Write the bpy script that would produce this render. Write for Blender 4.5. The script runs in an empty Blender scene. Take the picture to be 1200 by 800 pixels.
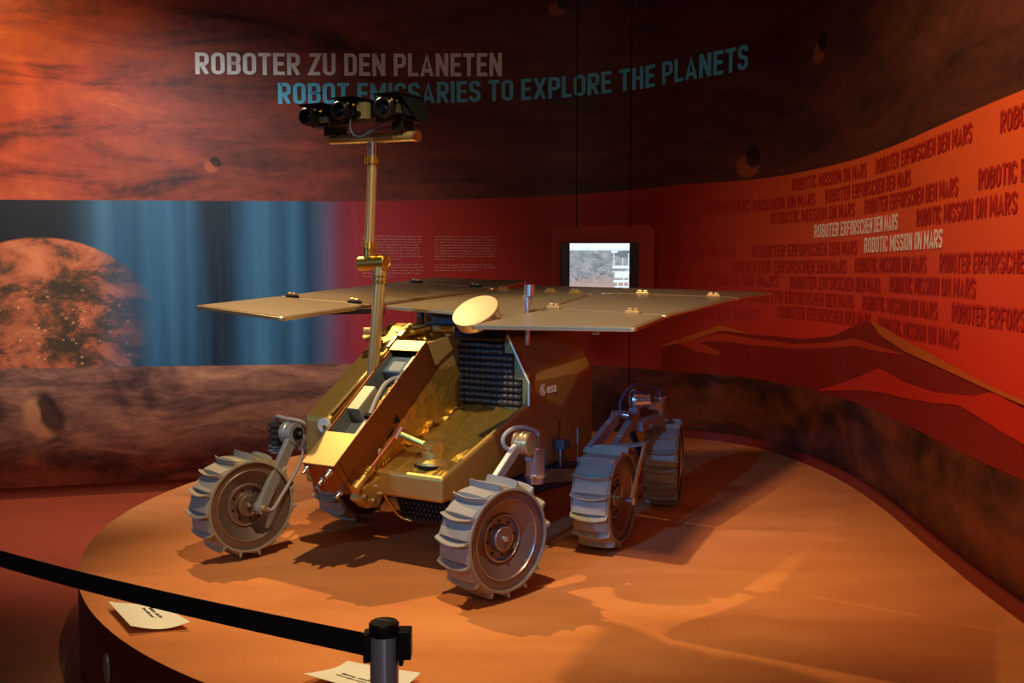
import bpy, bmesh, math, random
from mathutils import Vector, Matrix, noise
C = bpy.context.scene.collection
sc = bpy.context.scene
rad = math.radians
random.seed(7)

# ---------------------------------------------------------------- camera
PITCH = math.atan(85 / 1167)
cam = bpy.data.cameras.new('camera'); cam.sensor_width = 36; cam.lens = 36 * 1167 / 1200
cam.clip_start = .05; cam.clip_end = 60
co = bpy.data.objects.new('camera', cam); C.objects.link(co)
co.location = (0, 0, 1.35); co.rotation_euler = (math.pi / 2 - PITCH, 0, 0)
sc.camera = co
# ---------------------------------------------------------------- world
w = bpy.data.worlds.new('world'); sc.world = w; w.use_nodes = True
w.node_tree.nodes['Background'].inputs[0].default_value = (.9, .55, .45, 1)
w.node_tree.nodes['Background'].inputs[1].default_value = .05
# ---------------------------------------------------------------- lights (exhibition spots, plus added front and hall fills)
def spot(name, loc, target, power, col, size, blend=.4, radius=.05):
    l = bpy.data.lights.new(name, 'SPOT'); l.energy = power; l.color = col
    l.spot_size = rad(size); l.spot_blend = blend; l.shadow_soft_size = radius
    o = bpy.data.objects.new(name, l); C.objects.link(o); o.location = loc
    d = Vector(target) - Vector(loc); o.rotation_euler = d.to_track_quat('-Z', 'Y').to_euler()
    return o
spot('key_spot', (-.25, 2.75, 3.9), (-.2, 4.7, 0), 460, (1, .84, .56), 60, .9, .03)
spot('back_spot', (-2.1, 6.4, 3.95), (-.3, 4.0, 0), 620, (1, .69, .34), 46, 1, .03)
spot('blue_spot', (-1.6, 1.2, 2.0), (.66, 5.2, .35), 430, (.05, .32, 1), 28, 1, .06)
spot('blue_side_spot', (-4.6, 1.9, 2.0), (-.5, 5.2, .3), 200, (.16, .46, 1), 30, 1, .10)
spot('wall_spot', (-.2, 2.4, 3.9), (2.1, 4.7, 1.3), 440, (1, .60, .34), 68, .9, .15)
spot('red_wall_spot', (-4.0, 5.0, 3.98), (-4.4, 7.3, 2.9), 260, (1, .62, .24), 85, 1, .15)
spot('streak_spot', (-3.58, 7.22, 4.03), (-3.61, 7.50, 2.55), 110, (1, .70, .22), 10, 1, .02)
spot('streak_spot', (-3.18, 7.32, 4.03), (-3.21, 7.60, 2.75), 26, (1, .5, .2), 9, 1, .02)
spot('wash_spot', (-2.3, 4.6, 3.95), (-2.6, 7.9, .1), 860, (.86, .80, .80), 78, 1, .2)
spot('front_fill', (.12, -.1, 1.55), (-.1, 6, .6), 22, (1, .96, .92), 115, .5, .04)  # added flash-like fill beside the camera
al = bpy.data.lights.new('hall_fill', 'AREA'); al.energy = 22; al.color = (1, .85, .75); al.shape = 'RECTANGLE'; al.size = 2.4; al.size_y = .6  # added overhead fill behind the camera, gives the metal something to reflect
ao = bpy.data.objects.new('hall_fill', al); C.objects.link(ao); ao.location = (-.8, -1.0, 3.9); ao.rotation_euler = (rad(25), 0, 0)

sc.view_settings.view_transform = 'Standard'; sc.view_settings.look = 'None'
sc.view_settings.gamma = 1; sc.view_settings.use_curve_mapping = False
sc.view_settings.exposure = 0.12

# ================================================================ helpers
def lin(c):
    c /= 255
    return c / 12.92 if c <= .04045 else ((c + .055) / 1.055) ** 2.4
def rgb(r, g, b): return (lin(r), lin(g), lin(b), 1)

class NT:
    def __init__(s, name):
        s.m = bpy.data.materials.new(name); s.m.use_nodes = True
        s.t = s.m.node_tree; s.b = s.t.nodes['Principled BSDF']
    def n(s, typ, **k):
        o = s.t.nodes.new(typ)
        for a, v in k.items(): setattr(o, a, v)
        return o
    def put(s, sock, v):
        if isinstance(v, bpy.types.NodeSocket): s.t.links.new(v, sock)
        elif v is not None: sock.default_value = v
    def math(s, op, a, b=None, c=None, clamp=False):
        o = s.n('ShaderNodeMath', operation=op, use_clamp=clamp)
        s.put(o.inputs[0], a); s.put(o.inputs[1], b)
        if c is not None: s.put(o.inputs[2], c)
        return o.outputs[0]
    def smooth(s, v, a, b, lo=0., hi=1.):
        o = s.n('ShaderNodeMapRange', interpolation_type='SMOOTHSTEP')
        s.put(o.inputs[0], v)
        for i, q in enumerate((a, b, lo, hi)): o.inputs[i + 1].default_value = q
        return o.outputs[0]
    def mix(s, f, a, b, mode='MIX'):
        o = s.n('ShaderNodeMix', data_type='RGBA', blend_type=mode)
        s.put(o.inputs[0], f); s.put(o.inputs[6], a); s.put(o.inputs[7], b)
        return o.outputs[2]
    def mapping(s, v, scale=(1, 1, 1), loc=(0, 0, 0)):
        o = s.n('ShaderNodeMapping'); s.put(o.inputs[0], v)
        o.inputs[1].default_value = loc; o.inputs[3].default_value = scale
        return o.outputs[0]
    def noise(s, v, scale=5, detail=4, rough=.5, dist=0):
        o = s.n('ShaderNodeTexNoise'); s.put(o.inputs['Vector'], v)
        o.inputs['Scale'].default_value = scale; o.inputs['Detail'].default_value = detail
        o.inputs['Roughness'].default_value = rough; o.inputs['Distortion'].default_value = dist
        return o.outputs['Fac']
    def vor(s, v, scale=5, feature='F1', out='Distance'):
        o = s.n('ShaderNodeTexVoronoi', feature=feature); s.put(o.inputs['Vector'], v)
        o.inputs['Scale'].default_value = scale
        return o.outputs[out]
    def ramp(s, f, stops):
        o = s.n('ShaderNodeValToRGB'); s.put(o.inputs[0], f); e = o.color_ramp.elements
        while len(e) < len(stops): e.new(.5)
        for q, (p, c) in zip(e, stops): q.position = p; q.color = c
        return o.outputs[0]
    def uv(s): return s.n('ShaderNodeUVMap').outputs[0]
    def obj(s): return s.n('ShaderNodeTexCoord').outputs['Object']
    def sep(s, v):
        o = s.n('ShaderNodeSeparateXYZ'); s.put(o.inputs[0], v); return o.outputs
    def bump(s, h, strength=.3, dist=.01):
        o = s.n('ShaderNodeBump'); s.put(o.inputs['Height'], h)
        o.inputs['Strength'].default_value = strength; o.inputs['Distance'].default_value = dist
        s.t.links.new(o.outputs[0], s.b.inputs['Normal'])
    def set(s, col=None, rough=None, metal=None, spec=None, emit=None, es=None):
        s.put(s.b.inputs['Base Color'], col); s.put(s.b.inputs['Roughness'], rough)
        s.put(s.b.inputs['Metallic'], metal); s.put(s.b.inputs['Specular IOR Level'], spec)
        if emit is not None: s.put(s.b.inputs['Emission Color'], emit); s.b.inputs['Emission Strength'].default_value = es
        return s.m
    def ell(s, u, v, cu, cv, ru, rv, soft=.35):
        a = s.math('DIVIDE', s.math('SUBTRACT', u, cu), ru); b = s.math('DIVIDE', s.math('SUBTRACT', v, cv), rv)
        d = s.math('SQRT', s.math('ADD', s.math('MULTIPLY', a, a), s.math('MULTIPLY', b, b)))
        return s.smooth(d, 1 + soft / 2, 1 - soft / 2)

def simple(name, c, rough=.5, metal=0., spec=.5, nscale=0, namt=.12, bump=0):
    m = NT(name)
    if nscale:
        f = m.noise(m.obj(), nscale, 4, .6)
        dark = tuple(x * (1 - namt) for x in c[:3]) + (1,); lite = tuple(min(1, x * (1 + namt)) for x in c[:3]) + (1,)
        m.set(m.mix(f, dark, lite), rough, metal, spec)
        if bump: m.bump(f, bump, .004)
        return m.m
    return m.set(c, rough, metal, spec)

M = {}
M['gold'] = simple('gold_paint', rgb(200, 160, 84), .46, .82, .5, 6, .10)
M['gold_flat'] = simple('brushed_gold', rgb(208, 174, 104), .46, .7, .5, 14, .10)
M['champagne'] = simple('champagne_metal', rgb(214, 186, 130), .32, .72, .5, 20, .05)
M['brass'] = simple('brass', rgb(225, 185, 90), .28, .95)
M['gold_reflect'] = simple('gold_red_reflection', rgb(150, 90, 42), .45, .85, .5, 8, .08)  # gold sheet, with its brown reflection of the surroundings put into the colour
M['panel_top'] = simple('panel_bronze', rgb(142, 122, 94), .42, .4, .5, 5, .06)
M['panel_rim'] = simple('panel_rim', rgb(222, 200, 150), .28, .85)
M['silver'] = simple('polished_aluminium', rgb(215, 215, 218), .24, .95)
M['grey_metal'] = simple('satin_aluminium', rgb(165, 162, 158), .38, .45, .5, 30, .06)
M['beam'] = simple('anodised_beam', rgb(146, 134, 128), .4, .35)
M['tread'] = simple('dusty_grey_tread', rgb(152, 138, 116), .78, .1, .3, 9, .12, .2)
M['disc'] = simple('wheel_disc', rgb(126, 104, 92), .42, .6, .5, 3, .06)
M['ring'] = simple('ring_metal', rgb(200, 185, 165), .3, .85)
M['black'] = simple('black_plastic', rgb(20, 20, 22), .35, 0, .5)
M['blackrib'] = simple('black_rib', rgb(62, 52, 42), .45, .2, .5)
M['rubber'] = simple('matt_black', rgb(12, 12, 14), .8, 0, .2)
M['glass'] = simple('lens_glass', rgb(25, 35, 60), .05, .6, .9)
M['cable'] = simple('grey_cable', rgb(150, 140, 130), .5)
M['bluecable'] = simple('blue_grey_cable', rgb(70, 84, 104), .5)
M['beige'] = simple('beige_box', rgb(168, 156, 128), .5, .3)
M['greybox'] = simple('grey_box', rgb(110, 112, 108), .45, .4)
M['copper'] = simple('copper_rod', rgb(200, 120, 75), .35, .85)
M['cream'] = simple('cream_edge', rgb(228, 222, 180), .4, .3)
M['white_disc'] = simple('white_plate', rgb(190, 190, 190), .5)
def steel_mat():
    m = NT('post_steel'); m.set(rgb(200, 206, 232), .28, .9)
    m.b.inputs['Anisotropic'].default_value = .9
    m.b.inputs['Metallic'].default_value = .75; m.b.inputs['Anisotropic Rotation'].default_value = .25
    t = m.n('ShaderNodeTangent', direction_type='RADIAL', axis='Z'); m.put(m.b.inputs['Tangent'], t.outputs[0])
    return m.m
M['steel'] = steel_mat()
def foil_mat():
    m = NT('gold_foil'); o = m.obj()
    a = m.noise(m.mapping(o, (1.6, .35, 1)), 12, 5, .55, .6); b = m.noise(m.mapping(o, (1, .5, 1)), 40, 3, .5, 1)
    m.set(m.mix(a, rgb(196, 142, 40), rgb(236, 196, 96)), .30, .85, .5)
    m.bump(m.math('ADD', a, m.math('MULTIPLY', b, .2)), .5, .02)
    return m.m
M['foil'] = foil_mat()

def tag(o, label=None, cat=None, group=None, kind=None):
    for k, v in (('label', label), ('category', cat), ('group', group), ('kind', kind)):
        if v: o[k] = v
    return o

class MB:
    def __init__(s): s.v = []; s.f = []; s.sm = []
    def add(s, vs, fs, smooth=False):
        b = len(s.v); s.v += [tuple(v) for v in vs]
        s.f += [tuple(b + i for i in f) for f in fs]; s.sm += [smooth] * len(fs); return s
    def box(s, c, d, mat=None):
        x, y, z = [q / 2 for q in d]
        vs = [Vector((sx * x, sy * y, sz * z)) for sx in (-1, 1) for sy in (-1, 1) for sz in (-1, 1)]
        if mat is not None: vs = [mat @ v for v in vs]
        vs = [v + Vector(c) for v in vs]
        return s.add(vs, [(0, 1, 3, 2), (4, 6, 7, 5), (0, 4, 5, 1), (2, 3, 7, 6), (0, 2, 6, 4), (1, 5, 7, 3)])
    def bar(s, a, b, wd, th, side=(1, 0, 0)):
        """flat bar a->b, th along side, wd across"""
        a, b = Vector(a), Vector(b); d = (b - a).normalized(); sd = Vector(side); sd = (sd - d * sd.dot(d)).normalized(); n = d.cross(sd)
        m = Matrix((sd, d, n)).transposed()
        return s.box((a + b) / 2, (th, (b - a).length, wd), m)
    def cyl(s, a, b, r0, r1=None, n=24, cap=True):
        r1 = r0 if r1 is None else r1
        a, b = Vector(a), Vector(b); d = (b - a).normalized(); u = d.orthogonal().normalized(); v = d.cross(u)
        vs = []
        for c, r in ((a, r0), (b, r1)):
            vs += [c + (u * math.cos(2 * math.pi * i / n) + v * math.sin(2 * math.pi * i / n)) * r for i in range(n)]
        s.add(vs, [(i, (i + 1) % n, n + (i + 1) % n, n + i) for i in range(n)], True)
        if cap: s.add(vs[:n], [tuple(range(n))[::-1]]); s.add(vs[n:], [tuple(range(n))])
        return s
    def lathe(s, prof, o, axis, n=32, smooth=True):
        """prof: (x along axis, r); edges sharper than 30 degrees stay crisp"""
        o = Vector(o); d = Vector(axis).normalized(); u = d.orthogonal().normalized(); v = d.cross(u)
        runs = [[prof[0]]]
        for k in range(1, len(prof)):
            runs[-1].append(prof[k])
            if k < len(prof) - 1:
                a = Vector(prof[k]) - Vector(prof[k - 1]); c = Vector(prof[k + 1]) - Vector(prof[k])
                if a.length and c.length and a.angle(c) > rad(30): runs.append([prof[k]])
        for run in runs:
            vs = []
            for x, r in run:
                vs += [o + d * x + (u * math.cos(2 * math.pi * i / n) + v * math.sin(2 * math.pi * i / n)) * max(r, 1e-5) for i in range(n)]
            s.add(vs, [(k * n + i, k * n + (i + 1) % n, (k + 1) * n + (i + 1) % n, (k + 1) * n + i) for k in range(len(run) - 1) for i in range(n)], smooth)
        return s
    def tube(s, pts, r, n=10, sub=6):
        P = [Vector(p) for p in pts]
        if len(P) > 2 and sub > 1:
            E = [P[0] * 2 - P[1]] + P + [P[-1] * 2 - P[-2]]; Q = []
            for i in range(1, len(E) - 2):
                a, b, c, d = E[i - 1:i + 3]
                for k in range(sub):
                    t = k / sub; Q.append(.5 * (2 * b + (c - a) * t + (2 * a - 5 * b + 4 * c - d) * t * t + (3 * b - a - 3 * c + d) * t ** 3))
            Q.append(P[-1]); P = Q
        vs = []; u = None
        for i, p in enumerate(P):
            d = (P[min(i + 1, len(P) - 1)] - P[max(i - 1, 0)]).normalized()
            u = d.orthogonal().normalized() if u is None else (u - d * u.dot(d)).normalized()
            v = d.cross(u)
            vs += [p + (u * math.cos(2 * math.pi * j / n) + v * math.sin(2 * math.pi * j / n)) * r for j in range(n)]
        fs = [(k * n + i, k * n + (i + 1) % n, (k + 1) * n + (i + 1) % n, (k + 1) * n + i) for k in range(len(P) - 1) for i in range(n)]
        s.add(vs, fs, True); s.add(vs[:n], [tuple(range(n))[::-1]]); s.add(vs[-n:], [tuple(range(n))])
        return s
    def prism(s, poly, fn0, fn1):
        """poly of 2D points, fn0/fn1 map a 2D point to 3D on both ends"""
        n = len(poly); vs = [fn0(*p) for p in poly] + [fn1(*p) for p in poly]
        return s.add(vs, [tuple(range(n))[::-1], tuple(range(n, 2 * n))] + [(i, (i + 1) % n, n + (i + 1) % n, n + i) for i in range(n)])
    def side(s, poly, t0, t1): return s.prism(poly, lambda r, z: (t0, r, z), lambda r, z: (t1, r, z))
    def cross(s, poly, r0, r1): return s.prism(poly, lambda t, z: (t, r0, z), lambda t, z: (t, r1, z))
    def slab(s, q, th):
        """quad corners (3D, in order) given thickness downwards"""
        n = len(q); vs = [Vector(p) for p in q] + [Vector(p) - Vector((0, 0, th)) for p in q]
        return s.add(vs, [tuple(range(n)), tuple(range(n, 2 * n))[::-1]] + [(i, n + i, n + (i + 1) % n, (i + 1) % n) for i in range(n)])
    def build(s, name, m, parent=None, bevel=0, seg=2, loc=None, rot=None):
        me = bpy.data.meshes.new(name); me.from_pydata([tuple(v) for v in s.v], [], s.f)
        bm = bmesh.new(); bm.from_mesh(me)
        bmesh.ops.recalc_face_normals(bm, faces=bm.faces)
        for f, q in zip(bm.faces, s.sm): f.smooth = q
        bm.to_mesh(me); bm.free()
        for q in (m if isinstance(m, (list, tuple)) else [m]): me.materials.append(q)
        o = bpy.data.objects.new(name, me); C.objects.link(o)
        if parent: o.parent = parent
        if loc is not None: o.location = loc
        if rot is not None: o.rotation_euler = rot
        if bevel:
            b = o.modifiers.new('bevel', 'BEVEL'); b.width = bevel; b.segments = seg; b.limit_method = 'ANGLE'; b.angle_limit = rad(30)
        return o

def part(name, m, parent, fn, bevel=0, seg=2, loc=None, rot=None):
    b = MB(); fn(b); return b.build(name, m, parent, bevel, seg, loc, rot)

# ================================================================ wall path
FLOOR = -.40
WP = [(-7.6,5.2),(-6.6,6.35),(-5.4,7.0),(-3.85,7.45),(-2.7,7.75),(-1.6,8.05),(-.5,8.33),(.4,8.45),(1.0,8.3),(1.42,7.98),(1.75,7.7),(1.95,7.35),(2.08,6.8),(2.14,6.2),(2.125,5.55),(2.07,4.95),(2.03,4.5),(2.0,4.1),(1.98,3.6),(1.95,2.6),(1.93,1.2),(1.93,-.6)]
WQ = []
for i in range(1, len(WP) - 2):
    a, b, c, d = [Vector(p) for p in WP[i - 1:i + 3]]
    for k in range(12):
        t = k / 12; WQ.append(.5 * (2 * b + (c - a) * t + (2 * a - 5 * b + 4 * c - d) * t * t + (3 * b - a - 3 * c + d) * t ** 3))
WQ.append(Vector(WP[-2]))
WS = [0]
for a, b in zip(WQ, WQ[1:]): WS.append(WS[-1] + (b - a).length)
def on_wall(s, z, off=0.):
    """point on the wall at arc length s and height z, off = distance into the room"""
    i = 0
    lo, hi = 0, len(WS) - 2
    while lo < hi:
        mid = (lo + hi + 1) // 2
        if WS[mid] <= s: lo = mid
        else: hi = mid - 1
    i = lo
    f = (s - WS[i]) / (WS[i + 1] - WS[i]); a, b = WQ[i], WQ[i + 1]; p = a + (b - a) * f
    n0 = (WQ[min(i + 1, len(WQ) - 1)] - WQ[max(i - 1, 0)]).normalized(); n1 = (WQ[min(i + 2, len(WQ) - 1)] - WQ[i]).normalized()
    d = (n0 * (1 - f) + n1 * f).normalized()
    return Vector((p.x + d.y * off, p.y - d.x * off, z))
def interp(tab, s):
    if s <= tab[0][0]: return tab[0][1]
    for (a, x), (b, y) in zip(tab, tab[1:]):
        if s <= b: return x + (y - x) * (s - a) / (b - a)
    return tab[-1][1]
ZT = [(0, 1.84), (3.03, 1.863), (5.54, 1.893), (6.96, 1.943), (7.68, 1.984), (8.44, 2.023), (10.4, 2.03), (12.8, 2.045)]
ZB = [(0, .63), (3, .602), (5.53, .578), (7.66, .534), (8.14, .524), (9.3, .512), (12.9, .53)]

# ---------------------------------------------------------------- wall print materials
def wall_upper():
    m = NT('wall_print_upper'); uv = m.uv(); u, v, _ = m.sep(uv)
    u = m.math('ADD', u, m.math('MULTIPLY', m.math('SUBTRACT', m.noise(uv, 7, 3), .5), .10))
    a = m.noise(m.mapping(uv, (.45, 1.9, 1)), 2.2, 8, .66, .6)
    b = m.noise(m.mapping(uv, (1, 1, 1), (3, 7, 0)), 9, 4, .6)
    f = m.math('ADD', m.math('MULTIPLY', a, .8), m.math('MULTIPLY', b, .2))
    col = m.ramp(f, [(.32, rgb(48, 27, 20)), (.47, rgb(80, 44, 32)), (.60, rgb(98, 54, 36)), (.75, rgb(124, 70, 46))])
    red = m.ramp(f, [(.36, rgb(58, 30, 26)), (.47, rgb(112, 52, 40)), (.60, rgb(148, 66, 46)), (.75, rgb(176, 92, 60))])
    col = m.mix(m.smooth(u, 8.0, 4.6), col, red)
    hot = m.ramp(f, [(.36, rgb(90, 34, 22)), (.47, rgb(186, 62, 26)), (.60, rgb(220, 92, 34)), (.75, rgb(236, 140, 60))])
    col = m.mix(m.math('MULTIPLY', m.smooth(u, 5.0, 3.0), m.smooth(v, 1.9, 2.9, .35, 1)), col, hot)  # warm spotlight glow at the left put into the print colour
    for cu, cv, r in ((4.57, 2.167, .055), (9.043, 2.169, .11), (9.897, 2.838, .09), (7.36, 3.53, .07)):
        lt = m.ell(u, v, cu - .03, cv - .4 * r, r, r * .75); dk = m.ell(u, v, cu + .25 * r, cv + .25 * r, r * .7, r * .75)
        col = m.mix(m.math('MULTIPLY', lt, .6), col, rgb(190, 95, 60)); col = m.mix(m.math('MULTIPLY', dk, .85), col, rgb(24, 12, 10))
    return m.set(col, .5, 0, .35)
def wall_band():
    m = NT('wall_print_band'); uv = m.uv(); u, v, _ = m.sep(uv)
    # printed cloth folds
    f1 = m.noise(m.mapping(uv, (2.3, .06, 1)), 1, 2, .55, .1); f2 = m.noise(m.mapping(uv, (8, .3, 1), (2, 0, 0)), 1, 3, .5)
    f = m.math('ADD', m.math('MULTIPLY', f1, .75), m.math('MULTIPLY', f2, .25))
    blue = m.ramp(f, [(.36, rgb(18, 38, 54)), (.44, rgb(32, 72, 98)), (.54, rgb(48, 100, 132)), (.66, rgb(72, 132, 162))])
    dark = m.mix(m.math('MULTIPLY', f1, .5), rgb(16, 16, 20), rgb(40, 58, 74))
    blue = m.mix(m.smooth(u, 3.4, 4.0), dark, blue)
    # planet
    a = m.math('SUBTRACT', u, 3.30); b = m.math('SUBTRACT', v, .66)
    d = m.math('SQRT', m.math('ADD', m.math('MULTIPLY', a, a), m.math('MULTIPLY', b, b)))
    pm = m.math('MULTIPLY', m.smooth(d, .935, .915), m.smooth(u, 4.15, 3.55))
    t = m.noise(m.mapping(uv, (1, 1.5, 1), (1.3, .4, 0)), 2.6, 9, .72, .5)
    t = m.math('ADD', t, m.smooth(v, 1.25, 1.6, 0, .06))
    pc = m.ramp(t, [(.42, rgb(66, 54, 40)), (.49, rgb(112, 72, 50)), (.54, rgb(170, 92, 60)), (.68, rgb(206, 124, 82))])
    vo = m.n('ShaderNodeTexVoronoi'); m.put(vo.inputs['Vector'], m.mapping(uv, (.9, 1.15, 1))); vo.inputs['Scale'].default_value = 17; vd = vo.outputs['Distance']
    ring = m.math('MULTIPLY', m.smooth(vd, .12, .17), m.smooth(vd, .26, .2)); hole = m.smooth(vd, .16, .11)
    sel = m.math('MULTIPLY', m.smooth(m.sep(vo.outputs['Color'])[0], .45, .5), m.smooth(v, 1.3, 1.1))
    pc = m.mix(m.math('MULTIPLY', ring, m.math('MULTIPLY', sel, .6)), pc, rgb(238, 172, 112)); pc = m.mix(m.math('MULTIPLY', hole, m.math('MULTIPLY', sel, .7)), pc, rgb(62, 38, 28))
    blue = m.mix(pm, blue, pc)
    # red print
    g = m.noise(uv, 160, 2, .5)
    red = m.mix(g, rgb(168, 40, 26), rgb(186, 52, 32))
    red = m.mix(m.smooth(u, 8.2, 10.0), red, m.mix(m.smooth(v, 1.9, .8), rgb(232, 98, 44), rgb(232, 60, 38)))  # spotlit orange brightening of the right end, put into the colour
    wine = m.mix(f2, rgb(150, 44, 56), rgb(172, 56, 66))
    red = m.mix(m.smooth(u, 6.6, 5.6), red, wine)  # purple glow beside the blue, blended into the red colour
    return m.set(m.mix(m.smooth(u, 5.25, 5.72), blue, red), .5, 0, .35)
def wall_lower():
    m = NT('wall_print_lower'); uv = m.uv(); u, v, _ = m.sep(uv)
    a = m.noise(m.mapping(uv, (.8, 2.6, 1), (5, 2, 0)), 1.9, 7, .6, .9); b = m.noise(m.mapping(uv, (1.5, 4, 1)), 5, 5, .6, .5)
    f = m.math('ADD', m.math('MULTIPLY', a, .75), m.math('MULTIPLY', b, .25))
    col = m.ramp(f, [(.34, rgb(72, 50, 46)), (.46, rgb(118, 82, 70)), (.55, rgb(156, 108, 84)), (.68, rgb(196, 144, 106))])
    a2 = m.noise(m.mapping(uv, (.8, 1.5, 1), (2, 2, 0)), 2.4, 6, .6, .35)
    dkc = m.ramp(a2, [(.38, rgb(54, 30, 20)), (.50, rgb(98, 50, 30)), (.64, rgb(134, 70, 40))])
    col = m.mix(m.smooth(u, 6.6, 8.0), col, dkc)
    u0 = u; u = m.math('ADD', u, m.math('MULTIPLY', m.math('SUBTRACT', m.noise(uv, 5, 3), .5), .16)); u = m.math('ADD', u, m.math('MULTIPLY', m.math('SUBTRACT', v, .24), .28))
    lt = m.ell(u, v, 3.25, .22, .13, .15, .5); dk = m.ell(u, v, 3.335, .255, .085, .165, .6)
    col = m.mix(m.math('MULTIPLY', lt, .7), col, rgb(214, 150, 100)); col = m.mix(m.math('MULTIPLY', dk, .88), col, rgb(44, 34, 36))
    for cu, cv, ru, rv in ((2.94, .33, .08, .17), (3.86, .36, .05, .13), (4.07, .36, .04, .13), (3.55, -.205, .04, .025)):
        col = m.mix(m.math('MULTIPLY', m.ell(u, v, cu, cv, ru, rv, 1.4), .55), col, rgb(50, 36, 38))
    return m.set(col, .55, 0, .35)
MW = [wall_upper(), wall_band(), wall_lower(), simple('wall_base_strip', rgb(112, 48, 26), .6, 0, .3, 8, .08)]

def build_wall():
    N = 210; smax = WS[-1]; vs = []; fs = []; mi = []; uvs = []
    cols = [smax * i / N for i in range(N + 1)]
    def rows(s):
        zt, zb = interp(ZT, s), interp(ZB, s)
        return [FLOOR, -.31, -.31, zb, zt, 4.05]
    for s in cols:
        for k, z in enumerate(rows(s)):
            off = -.012 if k < 2 else 0
            vs.append(tuple(on_wall(s, z, off))); uvs.append((s, z))
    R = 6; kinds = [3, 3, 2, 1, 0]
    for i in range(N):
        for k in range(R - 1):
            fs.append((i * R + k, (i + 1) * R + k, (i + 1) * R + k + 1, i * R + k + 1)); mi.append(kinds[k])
    me = bpy.data.meshes.new('wall_back'); me.from_pydata(vs, [], fs)
    for m in MW: me.materials.append(m)
    for p, q in zip(me.polygons, mi): p.material_index = q; p.use_smooth = True
    l = me.uv_layers.new(name='UVMap')
    for lp in me.loops: l.data[lp.index].uv = uvs[lp.vertex_index]
    o = bpy.data.objects.new('wall_back', me); C.objects.link(o); o['kind'] = 'structure'
    return o
wall = build_wall()

def wall_strip(name, m, top, bot, off, kind=None, step=.06):
    """flat print patch on the curved wall between two lines of (s,z)"""
    s0, s1 = max(top[0][0], bot[0][0]), min(top[-1][0], bot[-1][0]); n = max(2, int((s1 - s0) / step))
    b = MB(); vs = []
    for i in range(n + 1):
        s = s0 + (s1 - s0) * i / n
        vs += [on_wall(s, interp(bot, s), off), on_wall(s, max(interp(top, s), interp(bot, s) + .0005), off)]
    b.add(vs, [(2 * i, 2 * i + 2, 2 * i + 3, 2 * i + 1) for i in range(n)])
    return b.build(name, m, wall)
H = {
'top': [(8.255,.714),(8.779,.875),(9.073,.849),(9.716,.858),(10.158,.906),(10.422,.973),(10.631,1.022),(10.807,1.046),(10.904,.976),(11.392,.907),(11.952,.879),(12.394,.855),(12.621,.845),(12.888,.825),(14.6,.70)],
}
hill_dark = simple('print_hill_dark', rgb(142, 36, 22), .5, 0, .35, 9, .12)
hill_mid = simple('print_hill_bright', rgb(212, 50, 28), .5, 0, .35, 9, .06)
hill_lit = simple('print_hill_orange', rgb(196, 62, 30), .5, 0, .35, 9, .06)
hill_tan = simple('print_hill_tan', rgb(206, 104, 38), .5, 0, .35)
wall_strip('printed_hill', hill_dark, H['top'], [(8.255, .52), (9.3, .514), (12.9, .532), (14.6, .532)], .003)
wall_strip('printed_hill', hill_tan, [(8.255,.721),(8.779,.910),(9.031,.862)], [(8.255,.714),(8.457,.757),(8.794,.868),(9.031,.855)], .006)
wall_strip('printed_hill', hill_lit, [(8.457,.76),(8.78,.848),(9.074,.823),(9.596,.813),(10.161,.867),(10.495,.918),(10.94,.904),(11.393,.893)], [(8.457,.745),(8.781,.787),(9.075,.77),(9.597,.777),(10.163,.827),(10.498,.87),(10.943,.869),(11.395,.889)], .006)
wall_strip('printed_hill', hill_mid, [(9.984,.528),(10.512,.662),(10.951,.775),(11.407,.747),(11.902,.753),(12.399,.795),(12.621,.842),(12.889,.811),(14.6,.66)], [(9.984,.522),(10.517,.592),(10.962,.637),(11.416,.661),(11.907,.699),(12.25,.737),(12.501,.713),(12.9,.673),(14.6,.55)], .006)
wall_strip('printed_hill', hill_tan, [(10.81,1.046),(11.385,.975),(11.948,.928),(12.391,.884),(12.887,.842),(14.6,.74)], [(10.82,1.03),(11.0,.965),(11.391,.912),(11.951,.884),(12.393,.858),(12.888,.825),(14.6,.70)], .009)
wall_strip('printed_hill', hill_lit, [(8.376,.783),(8.534,.797),(8.782,.70)], [(8.377,.769),(8.574,.69),(8.783,.673)], .006)
# baseboard where the wall meets the platform
b = MB(); vs = []; S0, S1, n = 7.9, WS[-1] - .05, 90
for i in range(n + 1):
    s = S0 + (S1 - S0) * i / n
    vs += [on_wall(s, -.02, .022), on_wall(s, .056, .022), on_wall(s, .056, .0), on_wall(s, -.02, 0)]
b.add(vs, [(4*i + k, 4*i + 4 + k, 4*i + 5 + k, 4*i + 1 + k) for i in range(n) for k in range(3)])
tag(b.build('baseboard_right', simple('baseboard_red', rgb(122, 40, 28), .45, 0, .4)), kind='structure')

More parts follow.
